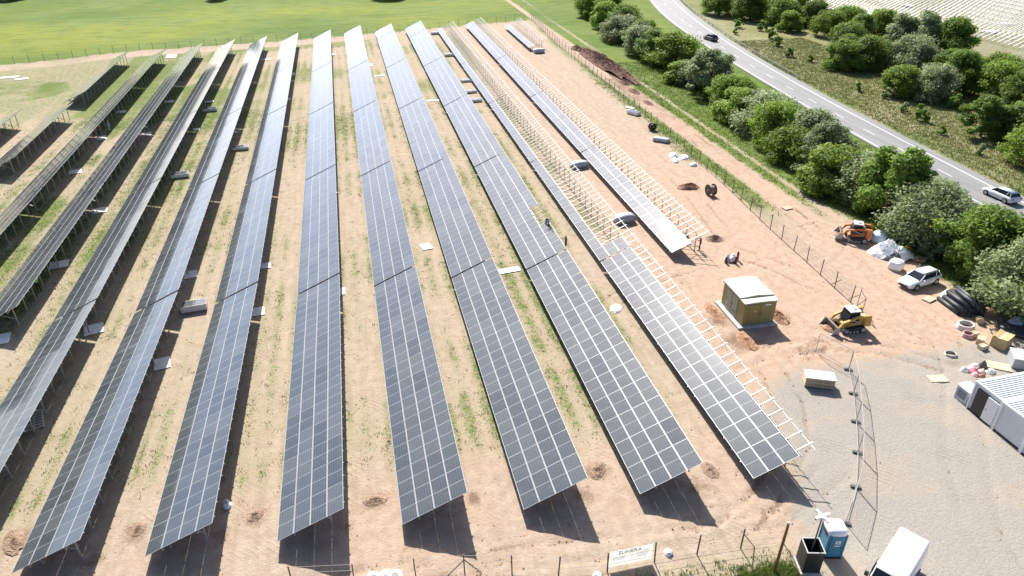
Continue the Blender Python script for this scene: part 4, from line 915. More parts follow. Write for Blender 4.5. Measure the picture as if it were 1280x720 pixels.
def tracked_loader(x, y, rz, body_m, label, name, roof_m, grille_m, arm_lift=0.0):
    """compact track loader, front along +x"""
    e = empty(name, (x, y, gzf(x, y)), rz); tag(e, label, 'loader', 'tracked loaders on site')
    for s in (-1, 1):
        prof = [(-1.15, .10), (-1.0, 0), (.75, 0), (1.0, .12), (1.08, .32), (.95, .48), (-.45, .66), (-1.0, .62), (-1.22, .40)]
        t = MB().prism(prof, s*.62, s*.98).build('track', M_rubber, e)
        for k in range(9): MB().box((-1.0+k*.22, s*.80, -.008), (.07, .38, .03)).build('track_lug', M_rubber, t)
        for wx, wz, r_ in ((.72, .28, .2), (-.9, .33, .22), (-.35, .18, .13), (0, .18, .13), (.35, .18, .13)): MB().cyl((wx, s*.975, wz), (wx, s*1.0, wz), r_, n=12).build('track_roller', M_galv, t)
        # lift arm: rear tower, long arm, front drop
        pts = [(-1.25, 1.48), (-.2, 1.52), (1.0, 1.02+arm_lift), (1.5, .42+arm_lift), (1.62, .42+arm_lift), (1.18, 1.16+arm_lift), (-.2, 1.74), (-1.35, 1.72)]
        MB().prism(pts, s*.66, s*.86).build('lift_arm', body_m, e, bevel=.015)
        MB().prism([(-1.55, .65), (-.9, .65), (-.95, 1.74), (-1.45, 1.74)], s*.60, s*.90).build('rear_tower', body_m, e, bevel=.02)
        MB().cyl((-.7, s*.76, .95), (.35, s*.76, 1.36), .05, n=8).build('lift_cylinder', M_galv, e)
    MB().prism([(-1.5, .45), (.9, .42), (.9, .75), (.55, .9), (-.45, .95), (-.5, 1.30), (-1.5, 1.22)], -.60, .60).build('chassis', body_m, e, bevel=.03)
    MB().prism([(-1.56, 1.22), (-.52, 1.32), (-.52, 1.44), (-1.5, 1.36)], -.57, .57).build('engine_cover', grille_m, e, bevel=.03)
    MB().box((-1.57, 0, .95), (.05, 1.0, .6)).build('rear_grille', M_black, e)
    cabm = MB()
    MB().prism([(-.52, .95), (.62, .88), (.72, 1.2), (.42, 2.02), (-.42, 2.05)], -.52, .52).build('cab', M_glassd, e)
    for s in (-1, 1):
        for a, c in (((.70, s*.53, .95), (.44, s*.53, 2.02)), ((-.5, s*.53, 1.0), (-.42, s*.53, 2.04)), ((-.05, s*.53, 1.0), (-.02, s*.53, 2.03))): MB().bar(a, c, .07, .08).build('cab_pillar', M_black, e)
    r_ = MB().box((0, 0, 2.07), (1.05, 1.16, .10)).build('cab_roof', roof_m, e, bevel=.03); MB().box((-.1, 0, 2.14), (.4, .5, .06)).build('roof_hatch', M_galv, r_)
    # bucket
    bk = empty('x') if False else None
    zb = arm_lift
    MB().prism([(1.45, .08+zb), (2.25, .04+zb), (2.25, .07+zb), (1.60, .16+zb), (1.55, .62+zb), (1.78, .80+zb), (1.74, .84+zb), (1.42, .66+zb)], -.98, .98).build('bucket', mat('bucket_steel', (.26, .21, .17), .6, .3, .3, 4), e)
    for s in (-.99, .99): MB().prism([(1.45, .08+zb), (2.25, .05+zb), (1.77, .82+zb), (1.43, .66+zb)], s-.015, s+.015).build('bucket_side', M_galv, e)
    lump(.35, .75, .25, 5, 'soil_load', M_dirto, e, (1.9, 0, .12+zb), 0, .6, 16, 1.5, False, 0)
    for s in (-1, 1): MB().box((.78, s*.45, 1.02), (.1, .16, .12)).build('work_light', mat('lamp_lens', (.8, .8, .75), .2), e)
    return e
M_cat = mat('machine_yellow', (.46, .29, .07), .65, 0, .35, 2.5); M_case = mat('machine_orange', (.42, .135, .035), .6, 0, .35, 2.5)
tracked_loader(42.1, 46.3, R(176), M_cat, 'dusty yellow tracked skid loader with white cab roof on the bare soil', 'track_loader', M_white, mat('dusty_cover', (.55, .40, .27), .8, 0, .2, 4))
tracked_loader(54.1, 62.2, R(150), M_case, 'orange and black tracked loader parked beside the hedgerow', 'track_loader', mat('grey_roof', (.45, .47, .48), .5), M_black, .25)

# white van, cut by the bottom edge
e = empty('white_van', (27.55, 21.55, gzf(27.5, 21.5)), R(213)); tag(e, 'white high-roof van seen from above at the bottom edge', 'van'); M_van = paint('white_van_paint', (.82, .82, .82))
rings = []
for (sx, z0, zt, k) in ((-2.6, .45, 2.25, .93), (-2.5, .35, 2.36, .97), (1.0, .32, 2.38, .97), (1.25, .32, 2.3, .97), (1.75, .32, 1.45, .97), (1.9, .32, 1.12, .96), (2.5, .34, .92, .90), (2.65, .4, .72, .78)):
    h_ = .98*k; q = .86 if zt > 1.5 else .94
    rings.append([(sx, -h_, z0), (sx, -h_, z0+(zt-z0)*.5), (sx, -h_*q, zt-.05), (sx, -h_*q*.85, zt), (sx, h_*q*.85, zt), (sx, h_*q, zt-.05), (sx, h_, z0+(zt-z0)*.5), (sx, h_, z0)])
MB().loft(rings).build('body', M_van, e, True)
b = MB(); b.v = [(1.30, -.78, 2.20), (1.30, .78, 2.20), (1.86, .84, 1.22), (1.86, -.84, 1.22)]; b.v = [(x+.06, y, z+.05) for x, y, z in b.v]; b.f = [(0, 1, 2, 3)]; b.m = [0]; b.build('windscreen', M_glassd, e)
for s in (-1, 1):
    MB().prism([(.35, 1.35), (1.5, 1.32), (1.28, 1.95), (.4, 2.0)], s*.93, s*.965).build('side_window', M_glassd, e)
    MB().box((1.35, s*1.12, 1.40), (.14, .22, .32)).build('mirror', M_black, e, bevel=.03)
    for wx in (1.75, -1.75): wheel(e, wx, s*.86, .34, .24, s)
    MB().box((2.5, s*.62, .72), (.22, .3, .2)).build('headlight', mat('van_lamp', (.7, .72, .75), .15), e, bevel=.03)

# ------------------------------------------------------------------ toilet cabin, camera tower, pole
M_blue = mat('toilet_blue', (.05, .22, .34), .45, 0, .06, 2)
e = empty('toilet_cabin', (25.55, 24.55, gzf(25.5, 24.5)), R(-14)); tag(e, 'blue portable toilet cabin with rounded white roof', 'toilet cabin')
MB().box((0, 0, .09), (1.14, 1.14, .16)).build('base', M_black, e); MB().box((0, 0, 1.1), (1.06, 1.06, 1.9)).build('walls', M_blue, e, bevel=.04)
for sx in (-1, 1):
    for sy in (-1, 1): MB().box((sx*.53, sy*.53, 1.1), (.09, .09, 1.95)).build('corner_post', M_blue, e, bevel=.02)
rings = [[((.60*k)*math.copysign(abs(math.cos(a))**.5, math.cos(a)), (.60*k)*math.copysign(abs(math.sin(a))**.5, math.sin(a)), z) for a in np.linspace(0, 2*math.pi, 25)[:-1]] for z, k in ((2.02, 1.0), (2.12, 1.0), (2.26, .93), (2.36, .75), (2.41, .45), (2.42, .1))]
MB().loft(rings).build('roof', M_white, e, True)
d = MB().box((0, -.54, 1.08), (.72, .05, 1.75)).build('door', M_blue, e, bevel=.01); MB().box((.08, -.572, 1.45), (.30, .012, .26)).build('door_sign', M_white, d); MB().box((.08, -.572, 1.16), (.36, .012, .08)).build('sign_strip', M_white, d); MB().box((.08, -.58, 1.45), (.14, .012, .14)).build('sign_mark', mat('sign_blue_grey', (.35, .42, .5), .6), d)
MB().box((.29, -.58, 1.05), (.05, .05, .14)).build('handle', M_black, d)
for s in (-1, 1):
    for k in range(4): MB().box((s*.535, 0, 1.65+k*.07), (.02, .6, .03)).build('vent_slat', M_black, e)
e = empty('camera_tower', (23.55, 23.75, gzf(23.5, 23.7)), R(-14)); tag(e, 'black open-topped box with a mast and white camera head', 'camera tower')
MB().box((0, 0, .14), (1.25, 1.35, .30)).build('plinth', M_conc, e, bevel=.02)
for (c_, s_) in (((-.5, 0, 1.12), (.04, 1.1, 1.72)), ((.5, 0, 1.12), (.04, 1.1, 1.72)), ((0, -.53, 1.12), (.96, .04, 1.72)), ((0, .53, 1.12), (.96, .04, 1.72))): MB().box(c_, s_).build('side_panel', M_black, e)
for (c_, s_) in (((-.5, 0, 2.0), (.07, 1.16, .05)), ((.5, 0, 2.0), (.07, 1.16, .05)), ((0, -.54, 2.0), (.93, .07, .05)), ((0, .54, 2.0), (.93, .07, .05))): MB().box(c_, s_).build('rim', M_galv, e)
MB().cyl((.05, .1, .3), (.05, .1, 4.3), .055, .04, 10).build('mast', mat('mast_grey', (.12, .12, .125), .5, .3), e)
MB().bar((.05, .1, 2.0), (.3, .4, .35), .04, .04).build('stay', M_galv, e)
hd = MB().box((.05, .1, 4.32), (.36, .36, .12)).build('camera_head', M_white, e, bevel=.03)
for a in range(4):
    ca, sa = math.cos(a*1.57+.4), math.sin(a*1.57+.4); MB().bar((.05+ca*.16, .1+sa*.16, 4.36), (.05+ca*.5, .1+sa*.5, 4.33), .15, .13).build('camera_body', M_white, hd); MB().cyl((.05+ca*.5, .1+sa*.5, 4.33), (.05+ca*.52, .1+sa*.52, 4.33), .05, n=8).build('lens', M_black, hd)
e = empty('timber_pole', (21.4, 23.8, gzf(21.4, 23.8))); tag(e, 'tall brown timber pole with pale cap at the bottom edge', 'pole')
MB().cyl((0, 0, -.4), (.05, .02, 4.25), .10, .075, 12).build('pole', mat('brown_pole', (.22, .115, .035), .8, 0, .2, 4), e, True); MB().cyl((.05, .02, 4.25), (.05, .02, 4.42), .10, .07, 10).build('cap', M_conc, e)

# ------------------------------------------------------------------ stores under the trees
bulk_bag(56.5, 61.2, 1.7, 'pale blue covered bulk bag beside the orange loader', False, 1.0, mat('blue_sheet', (.42, .52, .60), .5, 0, .1, 3))
o = lump(2.5, 1.7, 1.15, 71, 'film_heap', M_film, None, (55.7, 58.0, 0), R(-30), .9, 30, 2.0, False); tag(o, 'large heap of crumpled white plastic film under the trees', 'film heap')
o = lump(1.2, .5, .6, 72, 'film_heap', mat('dark_film', (.12, .13, .14), .5, 0, .4, 4), None, (55.0, 57.0, 0), R(-20), .9, 20, 2.0, False); tag(o, 'dark crumpled film lying against the white film heap', 'film heap')
bulk_bag(54.0, 55.2, 1.35, 'round white bulk bag in front of the film heap', False, .95)
M_pb = mat('brown_pallet', (.30, .20, .12), .8, 0, .3, 6, rnd=.2)
for i, (x, y, z, a) in enumerate(((56.6, 57.0, 0, 30), (57.7, 56.2, 0, 34), (56.7, 57.0, .15, 28), (57.8, 56.1, .15, 40))): pallet(x, y, R(a), '%s brown pallet beside the white film heap' % ('left lower', 'right lower', 'left upper', 'right upper')[i], M_pb, 'brown pallets beside the film heap', (1.2, 1.0), z)
pallet(52.9, 48.9, R(20), 'small pale pallet between the white car and black pipes', M_wood)
pallet(51.3, 71.6, R(10), 'pale pallet lying on the track beside the fence', M_wood)
# black pipes
M_pipe = mat('black_pipe', (.035, .038, .043), .38, 0, .2, 3, .4, 30)
def tube(L_, r, n=12):
    b = MB(); 
    for ra, fl in ((r, 1), (r*.82, -1)):
        k = len(b.v)
        for xx in (-L_/2, L_/2):
            for j in range(n): w_ = 2*math.pi*j/n; b.v.append((xx, ra*math.cos(w_), ra*math.sin(w_)))
        for j in range(n): b.f.append((k+j, k+(j+1) % n, k+n+(j+1) % n, k+n+j)); b.m.append(0)
    for s in (0, n):
        for j in range(n): b.f.append((s+j, s+(j+1) % n, 2*n+s+(j+1) % n, 2*n+s+j)); b.m.append(0)
    return b.mesh('black_pipe', M_pipe, True)
TUBE = tube(2.9, .21)
pa = R(-96); ax = Vector((math.cos(pa), math.sin(pa), 0)); sd = Vector((-math.sin(pa), math.cos(pa), 0)); cnt = 0
for lay, nn in ((0, 7), (1, 6), (2, 4), (3, 2)):
    for j in range(nn):
        p = Vector((55.0, 46.9, 0)) + sd*((j-(nn-1)/2)*.44) + ax*random.uniform(-.35, .35); cnt += 1
        o = link('black_pipe', TUBE, None, (p.x, p.y, .20+lay*.37), (0, R(random.uniform(-1, 1)), pa+R(random.uniform(-3, 3))))
        tag(o, 'black pipe in the stack by the white car, %s layer, %s from left' % (('bottom', 'second', 'third', 'top')[lay], ordn(j+1)), 'pipe', 'black pipes stacked under the trees')
o = lump(1.3, .8, .7, 73, 'film_heap', M_film, None, (55.5, 49.1, 0), R(20), .9, 22, 2.0, False); tag(o, 'white film heap at the far end of the black pipes', 'film heap')
for j in range(5):
    o = link('black_pipe', TUBE, None, (56.1+.3*j, 41.6+.38*j, .21), (0, 0, R(-50))); tag(o, 'black plastic pipe lying beside the site cabins, %s from the cabins' % ordn(j+1), 'pipe', 'loose black pipes near the cabins')
# hose coils
def coil(x, y, r, tr, label, m_, n=3):
    e = empty('hose_coil', (x, y, gzf(x, y)), 0); tag(e, label, 'hose coil', 'hose coils on the ground')
    for k in range(n):
        rings = []
        for a in np.linspace(0, 2*math.pi, 25):
            cx_, cy_ = (r-.03*k)*math.cos(a), (r-.03*k)*.85*math.sin(a)
            rings.append([(cx_+tr*math.cos(q)*math.cos(a), cy_+tr*math.cos(q)*math.sin(a), tr*(1+1.7*k)+tr*math.sin(q)) for q in np.linspace(0, 2*math.pi, 7)[:-1]])
        MB().loft(rings, cap=False).build('hose_loop', m_, e, True)
coil(52.6, 43.9, .75, .09, 'large pale hose coil on the verge of the yard', mat('pale_hose', (.60, .57, .55), .6)); coil(51.8, 42.7, .5, .07, 'small hose coil with dark red centre', mat('pink_hose', (.50, .30, .30), .6)); coil(48.2, 40.6, .5, .05, 'grey wire coil lying in the yard', M_galv, 2)
drum(54.5, 44.3, R(60), 'small yellow cable reel beside the black pipes', .32, .35, M_wood, M_warn)
def carton(x, y, rz, s, label, m_, group='boxes and cartons by the cabins'):
    e = empty('carton', (x, y, gzf(x, y)), rz); tag(e, label, 'box', group)
    MB().box((0, 0, s[2]/2), s).build('body', m_, e, bevel=.01)
    for q in (-1, 1):
        MB().box((0, q*(s[1]/4+.005), s[2]+.02), (s[0]*.98, s[1]/2-.01, .02), 0, Matrix.Rotation(R(q*random.uniform(2, 14)), 3, 'X')).build('flap', m_, e)
    MB().box((0, 0, s[2]+.003), (s[0]*.98, .06, .006)).build('tape', M_card, e)
M_cart = mat('brown_carton', (.46, .34, .17), .8, 0, .15, 4)
carton(53.6, 40.9, R(25), (1.6, 1.2, 1.0), 'big brown carton beside the black pipes and grey crate', M_cart); carton(52.1, 41.6, R(40), (.8, .6, .5), 'small pale carton left of the big brown carton', M_wood); carton(51.6, 40.8, R(10), (.7, .5, .35), 'lowest pale carton left of the big brown carton', M_wood); carton(52.4, 42.6, R(10), (.6, .5, .4), 'small carton between the hose coil and the big carton', M_wood)
carton(56.4, 45.3, R(-20), (1.1, .8, .6), 'brown box in the shade behind the black pipes', mat('dull_brown', (.28, .17, .10), .8))
o = lump(1.0, .7, .8, 75, 'tarpaulin', mat('grey_blue_sheet', (.28, .32, .38), .45, 0, .2, 3), None, (57.4, 43.2, 0), 0, .7, 20, 2.2, False); tag(o, 'grey-blue tarpaulin heap in the shade of the trees', 'tarpaulin')
e = empty('grey_crate', (53.4, 37.9, 0), R(-32)); tag(e, 'large flat grey crate with a white band near the cabins', 'crate'); MB().box((0, 0, .45), (2.6, 1.7, .9)).build('body', mat('crate_grey', (.36, .40, .42), .5, 0, .1, 3), e, bevel=.02); MB().box((0, 0, .92), (2.68, 1.78, .06)).build('lid', mat('lid_grey', (.48, .52, .54), .4), e); MB().box((.6, 0, .955), (.5, 1.8, .012)).build('band', M_white, e)
o = MB().box((0, 0, .06), (1.9, 1.1, .1)).box((0, 0, .0), (1.7, .1, .06)).build('plywood_sheet', M_wood, None, False, (50.9, 38.3, gzf(50.9, 38.3)), (0, 0, R(-35))); tag(o, 'pale plywood sheet on the ground by the grey crate', 'plywood sheet')
o = MB().box((0, 0, .05), (1.5, .9, .06)).box((0, 0, .01), (1.2, .1, .05)).build('plywood_sheet', M_wood, None, False, (44.6, 37.9, gzf(44.6, 37.9)), (0, 0, R(-10))); tag(o, 'tan board lying in the gravel near the grey tank box', 'plywood sheet')
cl = ((.70, .68, .64), (.55, .22, .27), (.70, .68, .64), (.05, .05, .05), (.62, .50, .34), (.60, .34, .36), (.72, .70, .66), (.28, .12, .10))
for i, (dx, dy, rx, ry, h_) in enumerate(((-.9, .2, .45, .35, .35), (-.35, -.05, .5, .4, .45), (.2, .4, .5, .35, .4), (.95, .3, .4, .35, .6), (.3, -.3, .4, .3, .3), (-.5, -.5, .35, .3, .25), (1.1, -.4, .5, .35, .25), (-.1, -.75, .4, .25, .2))):
    o = lump(rx, ry, h_, 80+i, 'rubbish_bag', mat('bag_colour', cl[i], .5, 0, .15, 4), None, (48.6+dx, 38.2+dy, gzf(48.6, 38.2)), 0, .7, 14, 2.2); tag(o, ('white rubbish bag at the left of the heap behind the cabin', 'pink rubbish bag in the heap behind the cabin', 'white rubbish bag at the back of the heap behind the cabin', 'black rubbish bag in the heap behind the cabin', 'tan rubbish bag in the middle of the heap behind the cabin', 'small rose rubbish bag in the heap behind the cabin', 'white rubbish bag at the right of the heap behind the cabin', 'dark red rubbish bag at the front of the heap behind the cabin')[i], 'rubbish bag', 'rubbish bags behind the cabin')
# pallet of sacks with upright tubes on the orange soil
pallet(37.9, 60.6, R(10), 'pallet under white sacks on the orange soil', M_wood)
for i, (dx, dy, h_) in enumerate(((-.35, .15, .5), (.3, .2, .55), (0, -.2, .45))):
    o = lump(.38, .3, h_, 90+i, 'white_sack', M_film, None, (37.9+dx, 60.6+dy, gzf(37.9, 60.6)+.146), 0, .5, 14, 2.4, base=0); tag(o, ('left', 'right', 'front')[i]+' white sack on the pallet in the orange clearing', 'sack', 'white sacks on the pallet')
for i, (dx, dy, h_) in enumerate(((.75, .1, 1.1), (.2, -.55, .9), (-.75, -.2, .8))):
    e = empty('gas_bottle', (37.9+dx, 60.5+dy, gzf(37.9+dx, 60.5+dy))); tag(e, ('tallest dark red gas bottle right of the sack pallet', 'dark red gas bottle in front of the sack pallet', 'short dark red gas bottle left of the sack pallet')[i], 'gas bottle', 'gas bottles by the sack pallet'); m_ = mat('dark_red_steel', (.14, .03, .03), .5)
    MB().cyl((0, 0, 0), (0, 0, h_*.8), .13, n=12).cyl((0, 0, h_*.8), (0, 0, h_*.92), .13, .05, 12).build('cylinder', m_, e, True); MB().cyl((0, 0, h_*.92), (0, 0, h_), .04, n=8).build('valve', M_galv, e)

# ------------------------------------------------------------------ people
SKIN = mat('skin', (.45, .27, .19), .6); HAIR = mat('dark_hair', (.03, .022, .018), .7)
def person(x, y, z, rz, label, top, legs, hat=None, pose='stand', s=1.0):
    """one continuous skinned body; face, hair, shoes and clothes as material regions"""
    J = {'pel': (0, 0, .95), 'wai': (0, .01, 1.10), 'che': (0, .02, 1.32), 'nec': (0, .01, 1.50), 'hed': (0, .03, 1.62), 'top': (0, .03, 1.74)}
    if pose == 'bend':
        J.update({'wai': (0, .10, 1.07), 'che': (0, .30, 1.20), 'nec': (0, .44, 1.30), 'hed': (0, .53, 1.36), 'top': (0, .62, 1.42)})
    ch = Vector(J['che'])
    for sd_, q in (('l', -1), ('r', 1)):
        J['hip'+sd_] = (q*.10, 0, .90); J['kne'+sd_] = (q*.12, .04 if q > 0 else .10, .50); J['ank'+sd_] = (q*.12, .0 if q > 0 else .06, .08); J['toe'+sd_] = (q*.14, .17 if q > 0 else .23, .035)
        J['sho'+sd_] = tuple(ch + Vector((q*.18, 0, .10)))
        if pose == 'stand': el, wr = (q*.25, .02, 1.14), (q*.24, .14, .92)
        elif pose == 'reach': el, wr = (q*.26, .22, 1.30), (q*.18, .46, 1.42)
        else: el, wr = (q*.24, .45, 1.02), (q*.16, .62, .88)
        J['elb'+sd_] = el; J['wri'+sd_] = wr
        d = (Vector(wr)-Vector(el)).normalized(); J['pal'+sd_] = tuple(Vector(wr)+d*.07)
        for k in range(4): J['fin%d%s' % (k, sd_)] = tuple(Vector(wr)+d*(.15-.008*abs(k-1.5))+Vector((q*(.03-.02*k), .01, -.015)))
        J['thu'+sd_] = tuple(Vector(wr)+d*.08+Vector((-q*.06, .02, 0)))
    E_ = [('pel', 'wai'), ('wai', 'che'), ('che', 'nec'), ('nec', 'hed'), ('hed', 'top')]
    for q in 'lr':
        E_ += [('pel', 'hip'+q), ('hip'+q, 'kne'+q), ('kne'+q, 'ank'+q), ('ank'+q, 'toe'+q), ('che', 'sho'+q), ('sho'+q, 'elb'+q), ('elb'+q, 'wri'+q), ('wri'+q, 'pal'+q), ('pal'+q, 'thu'+q)] + [('pal'+q, 'fin%d%s' % (k, q)) for k in range(4)]
    rad = {'pel': .15, 'wai': .135, 'che': .165, 'nec': .06, 'hed': .10, 'top': .075, 'hip': .095, 'kne': .062, 'ank': .045, 'toe': .042, 'sho': .07, 'elb': .048, 'wri': .034, 'pal': .032, 'fin': .0095, 'thu': .011}
    names = list(J); me = bpy.data.meshes.new('body'); me.from_pydata([Vector(J[n_]) for n_ in names], [(names.index(a), names.index(c)) for a, c in E_], [])
    o = bpy.data.objects.new('body', me); C.objects.link(o); o.modifiers.new('skin', 'SKIN'); su = o.modifiers.new('sub', 'SUBSURF'); su.levels = 1; su.render_levels = 1
    for i, n_ in enumerate(names): me.skin_vertices[0].data[i].radius = (rad[n_[:3]],)*2
    me.skin_vertices[0].data[0].use_root = True
    dg = bpy.context.evaluated_depsgraph_get(); m2 = bpy.data.meshes.new_from_object(o.evaluated_get(dg)); bpy.data.objects.remove(o)
    m2.materials.clear()
    for k in (SKIN, top, legs, M_black, HAIR): m2.materials.append(k)
    P_ = {n_: Vector(J[n_]) for n_ in names}; keys = list(P_)
    for pl in m2.polygons:
        n_ = min(keys, key=lambda q: (P_[q]-pl.center).length-rad[q[:3]])[:3]
        pl.material_index = {'nec': 0, 'hed': 0, 'top': 4, 'wai': 1, 'che': 1, 'sho': 1, 'elb': 1, 'pel': 2, 'hip': 2, 'kne': 2, 'ank': 3, 'toe': 3}.get(n_, 0); pl.use_smooth = True
    e = empty('person', (x, y, z), rz); e.scale = (s,)*3; tag(e, label, 'person', 'site workers'); link('body', m2, e)
    hv = Vector(J['hed']); up_ = (Vector(J['top'])-hv).normalized()
    f_ = Vector((0, 1, 0)) if pose != 'bend' else Vector((0, .5, -.85)); f_ = (f_-up_*f_.dot(up_)).normalized()
    MB().cyl(hv+f_*.095+up_*-.03, hv+f_*.125+up_*-.045, .018, .012, 6).build('nose', SKIN, e)
    for q in (-1, 1): MB().cyl(hv+f_*.09+Vector((q*.035, 0, 0))+up_*.005, hv+f_*.102+Vector((q*.035, 0, 0))+up_*.005, .012, n=6).build('eye', HAIR, e)
    if hat:
        MB().cyl(Vector(J['top'])-up_*.07, Vector(J['top'])+up_*.02, .125, .11, 12).cyl(Vector(J['top'])+up_*.02, Vector(J['top'])+up_*.065, .11, .05, 12).build('hard_hat', hat, e, True)
    return e
cloth = lambda n_, c: mat(n_, c, .8, 0, .1, 6)
c_dark = cloth('dark_trousers', (.035, .037, .045)); c_white = cloth('white_shirt', (.70, .71, .73)); c_olive = cloth('olive_clothes', (.16, .15, .09)); c_green = cloth('hi_vis_green', (.33, .72, .06)); c_red = cloth('red_shirt', (.38, .07, .07)); c_lblue = cloth('light_blue_shirt', (.45, .58, .68)); c_maroon = cloth('maroon_clothes', (.13, .04, .035)); h_blue = cloth('navy_hat', (.03, .045, .12)); h_tan = cloth('tan_hat', (.6, .52, .36))
person(19.55, 68.6, 2.05, R(160), 'installer in white shirt and navy hat leaning over the top panel lane', c_white, c_dark, h_blue, 'bend')
lad = empty('step_platform', (19.75, 68.7, gzf(19.7, 68.7)), R(0)); tag(lad, 'metal work platform behind the third row, under the leaning installer', 'platform')
MB().box((0, 0, 2.03), (.7, 1.1, .05)).build('deck', M_galv, lad)
for sx in (-.3, .3):
    for sy in (-.5, .5): MB().bar((sx, sy, 2.0), (sx*1.3, sy*1.2, -.1), .05, .05).build('leg', M_galv, lad)
for k in range(6): MB().box((.37, 0, .3+k*.3), (.04, 1.0, .04)).build('rung', M_galv, lad)
person(21.3, 67.0, gzf(21.3, 67), R(100), 'worker in olive clothes standing in the aisle behind the third row', c_olive, c_olive, None, 'reach', 1.02)
person(-32.4, 69.9, gzf(-32.4, 69.9), R(30), 'worker in a bright green vest under the left rows', c_green, c_dark, None, 'reach', 1.05)
person(-39.4, 121.5, gzf(-39.4, 121.5), R(200), 'worker in a red shirt in the shade under a left row', c_red, c_dark, None, 'stand')
person(-38.3, 122.8, gzf(-38.3, 122.8), R(150), 'worker in a light blue shirt beside the white sheet, left rows', c_lblue, c_lblue, h_tan, 'stand')
person(35.7, 63.6, gzf(35.7, 63.6), R(60), 'worker in maroon clothes under the end of the half-built row', c_maroon, c_dark, None, 'reach')

# ------------------------------------------------------------------ second solar field, far right
def bare_row(x0, y0, y1, label):
    e = empty('frame_row', (x0, y0, .9)); tag(e, label, 'frame row', 'bare white rail frames of the far solar field')
    ys = np.arange(0, y1-y0, 1.6); o = rails_mb(ys, -.3, 4.4, .13, .08).build('rails', M_rail, e); o['kind'] = 'stuff'
    for u in (1.0, 3.5):
        a = slope(u, -.155); MB().box((a[0], (y1-y0)/2, a[1]), (.10, y1-y0, .12)).build('purlin', M_rail, e)
    b = MB()
    for y in np.arange(1, y1-y0, 4.8):
        for u in (1.0, 3.5): a = slope(u, -.2); b.box((a[0], y, (a[1]-1.2)/2), (.1, .1, a[1]+1.2))
    o = b.build('posts', M_galv, e); o['kind'] = 'stuff'
for i in range(14):
    x = 140.5+i*6.2; bare_row(x, max(118, 178-i*26) if i < 3 else 112, 330, 'white bare rail frame row of the far field, %s from the road' % ordn(i+1))
for i, (x, y) in enumerate(((150, 190), (158, 176), (163, 160), (176, 168), (170, 200))): sheet(x, y, .2, 3, 2.2, 'pale pallet sheet among the far rail frames, %s from the left' % ordn((1, 2, 3, 5, 4)[i]), .5)

# ------------------------------------------------------------------ weeds and clods (uncountable)
M_weed = leafmat('weed', (.075, .125, .022), (.15, .19, .045), .3); M_weed2 = leafmat('verge_grass', (.11, .16, .032), (.185, .225, .06), .35)
def interp_mask(mask, x, y):
    i = np.clip(np.searchsorted(gy, y), 1, ny-1); j = np.clip(np.searchsorted(gx, x), 1, nx-1); return mask[i, j]
def tufts(n, box, density, h, m_, label, name, seed, blades=5, spread=.10, wd=.03):
    r_ = np.random.default_rng(seed); x = r_.uniform(box[0], box[1], n); y = r_.uniform(box[2], box[3], n); keep = r_.random(n) < density(x, y); x, y = x[keep], y[keep]; k = len(x)
    x = np.repeat(x, blades)+r_.normal(0, spread, k*blades); y = np.repeat(y, blades)+r_.normal(0, spread, k*blades); N = len(x); z = gz(x, y)-.03
    a = r_.uniform(0, 6.28, N); hh = h*r_.uniform(.4, 1.2, N); ln = r_.normal(0, .5, (N, 2))*hh[:, None]; w_ = wd*r_.uniform(.6, 1.5, N)
    v = np.stack([np.stack([x-np.cos(a)*w_, y-np.sin(a)*w_, z], 1), np.stack([x+np.cos(a)*w_, y+np.sin(a)*w_, z], 1), np.stack([x+ln[:, 0], y+ln[:, 1], z+hh], 1)], 1).reshape(-1, 3)
    o = link(name, fast_mesh(name, v, np.arange(N*3).reshape(-1, 3), m_)); o['kind'] = 'stuff'; tag(o, label, 'weeds'); return o
tufts(60000, (-60, 47, ) + (36, 130), lambda x, y: np.clip(interp_mask(grass, x, y)*1.3-.22, 0, 1)*.85*(interp_mask(site*1., x, y)), .16, M_weed, 'scattered low weeds in the soil aisles between the rows', 'weeds', 1, 6, .16, .035)
tufts(9000, (5, 25.5, 19, 26.5), lambda x, y: np.clip(interp_mask(grass, x, y)*1.2-.15, 0, .8), .25, M_weed2, 'rough green weeds along the front fence', 'weeds', 2, 5, .1, .03)
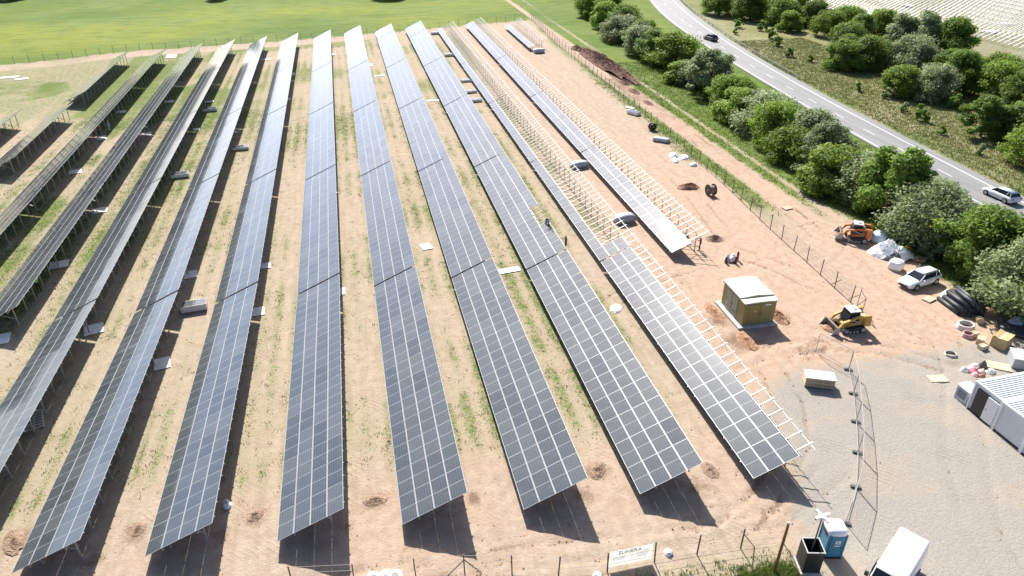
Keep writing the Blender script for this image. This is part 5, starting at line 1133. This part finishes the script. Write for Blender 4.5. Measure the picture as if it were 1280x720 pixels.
tufts(2500, (19.2, 23.0, 21.5, 24.3), lambda x, y: np.exp(-(((x-20.9)/1.3)**2+((y-23.4)/.7)**2)), .5, M_weed2, 'bright green tall grass clump at the timber pole', 'grass', 3, 7, .12, .03)
tufts(42000, (47, 76, 40, 150), lambda x, y: np.clip(interp_mask(grass, x, y)-.35, 0, .9)*.8, .28, M_weed2, 'rough grass on the verge beside the track and hedgerow', 'grass', 4, 4, .2, .05)
tufts(42000, (82, 112, 66, 165), lambda x, y: .6*(x > rr(y)+.8), .30, leafmat('dry_verge', (.13, .165, .04), (.20, .215, .075), .3), 'dry tufted grass on the far verge of the road', 'grass', 5, 4, .22, .06)
def clods(n, box, density, size, m_, label, name, seed):
    r_ = np.random.default_rng(seed); x = r_.uniform(box[0], box[1], n); y = r_.uniform(box[2], box[3], n); keep = r_.random(n) < density(x, y); x, y = x[keep], y[keep]; N = len(x); z = gz(x, y)
    s = size*r_.uniform(.35, 1.4, N)**1.5; base = np.array([(-1, -.6, -.3), (1, -.7, -.3), (0, 1, -.3), (.1, 0, .8)]); rot = r_.uniform(0, 6.28, N)
    b = base[None]*(1+r_.normal(0, .25, (N, 4, 3))); c_, s_ = np.cos(rot)[:, None], np.sin(rot)[:, None]
    v = np.stack([(b[..., 0]*c_-b[..., 1]*s_)*s[:, None]+x[:, None], (b[..., 0]*s_+b[..., 1]*c_)*s[:, None]+y[:, None], b[..., 2]*s[:, None]+z[:, None]], 2).reshape(-1, 3)
    f = (np.array([(0, 1, 3), (1, 2, 3), (2, 0, 3)])[None]+np.arange(N)[:, None, None]*4).reshape(-1, 3)
    o = link(name, fast_mesh(name, v, f, m_)); o['kind'] = 'stuff'; tag(o, label, 'soil clods')
clods(60000, (-32, 57, 22, 75), lambda x, y: np.clip(.10+interp_mask(dark, x, y)*1.2+.3*interp_mask(rut, x, y)-.25*interp_mask(gravel, x, y), 0.02, .9)*.5, .055, mat('clod_soil', (.26, .175, .115), .95, 0, .3, 3, spec=.1), 'loose soil clods strewn over the bare ground', 'soil_clods', 8)
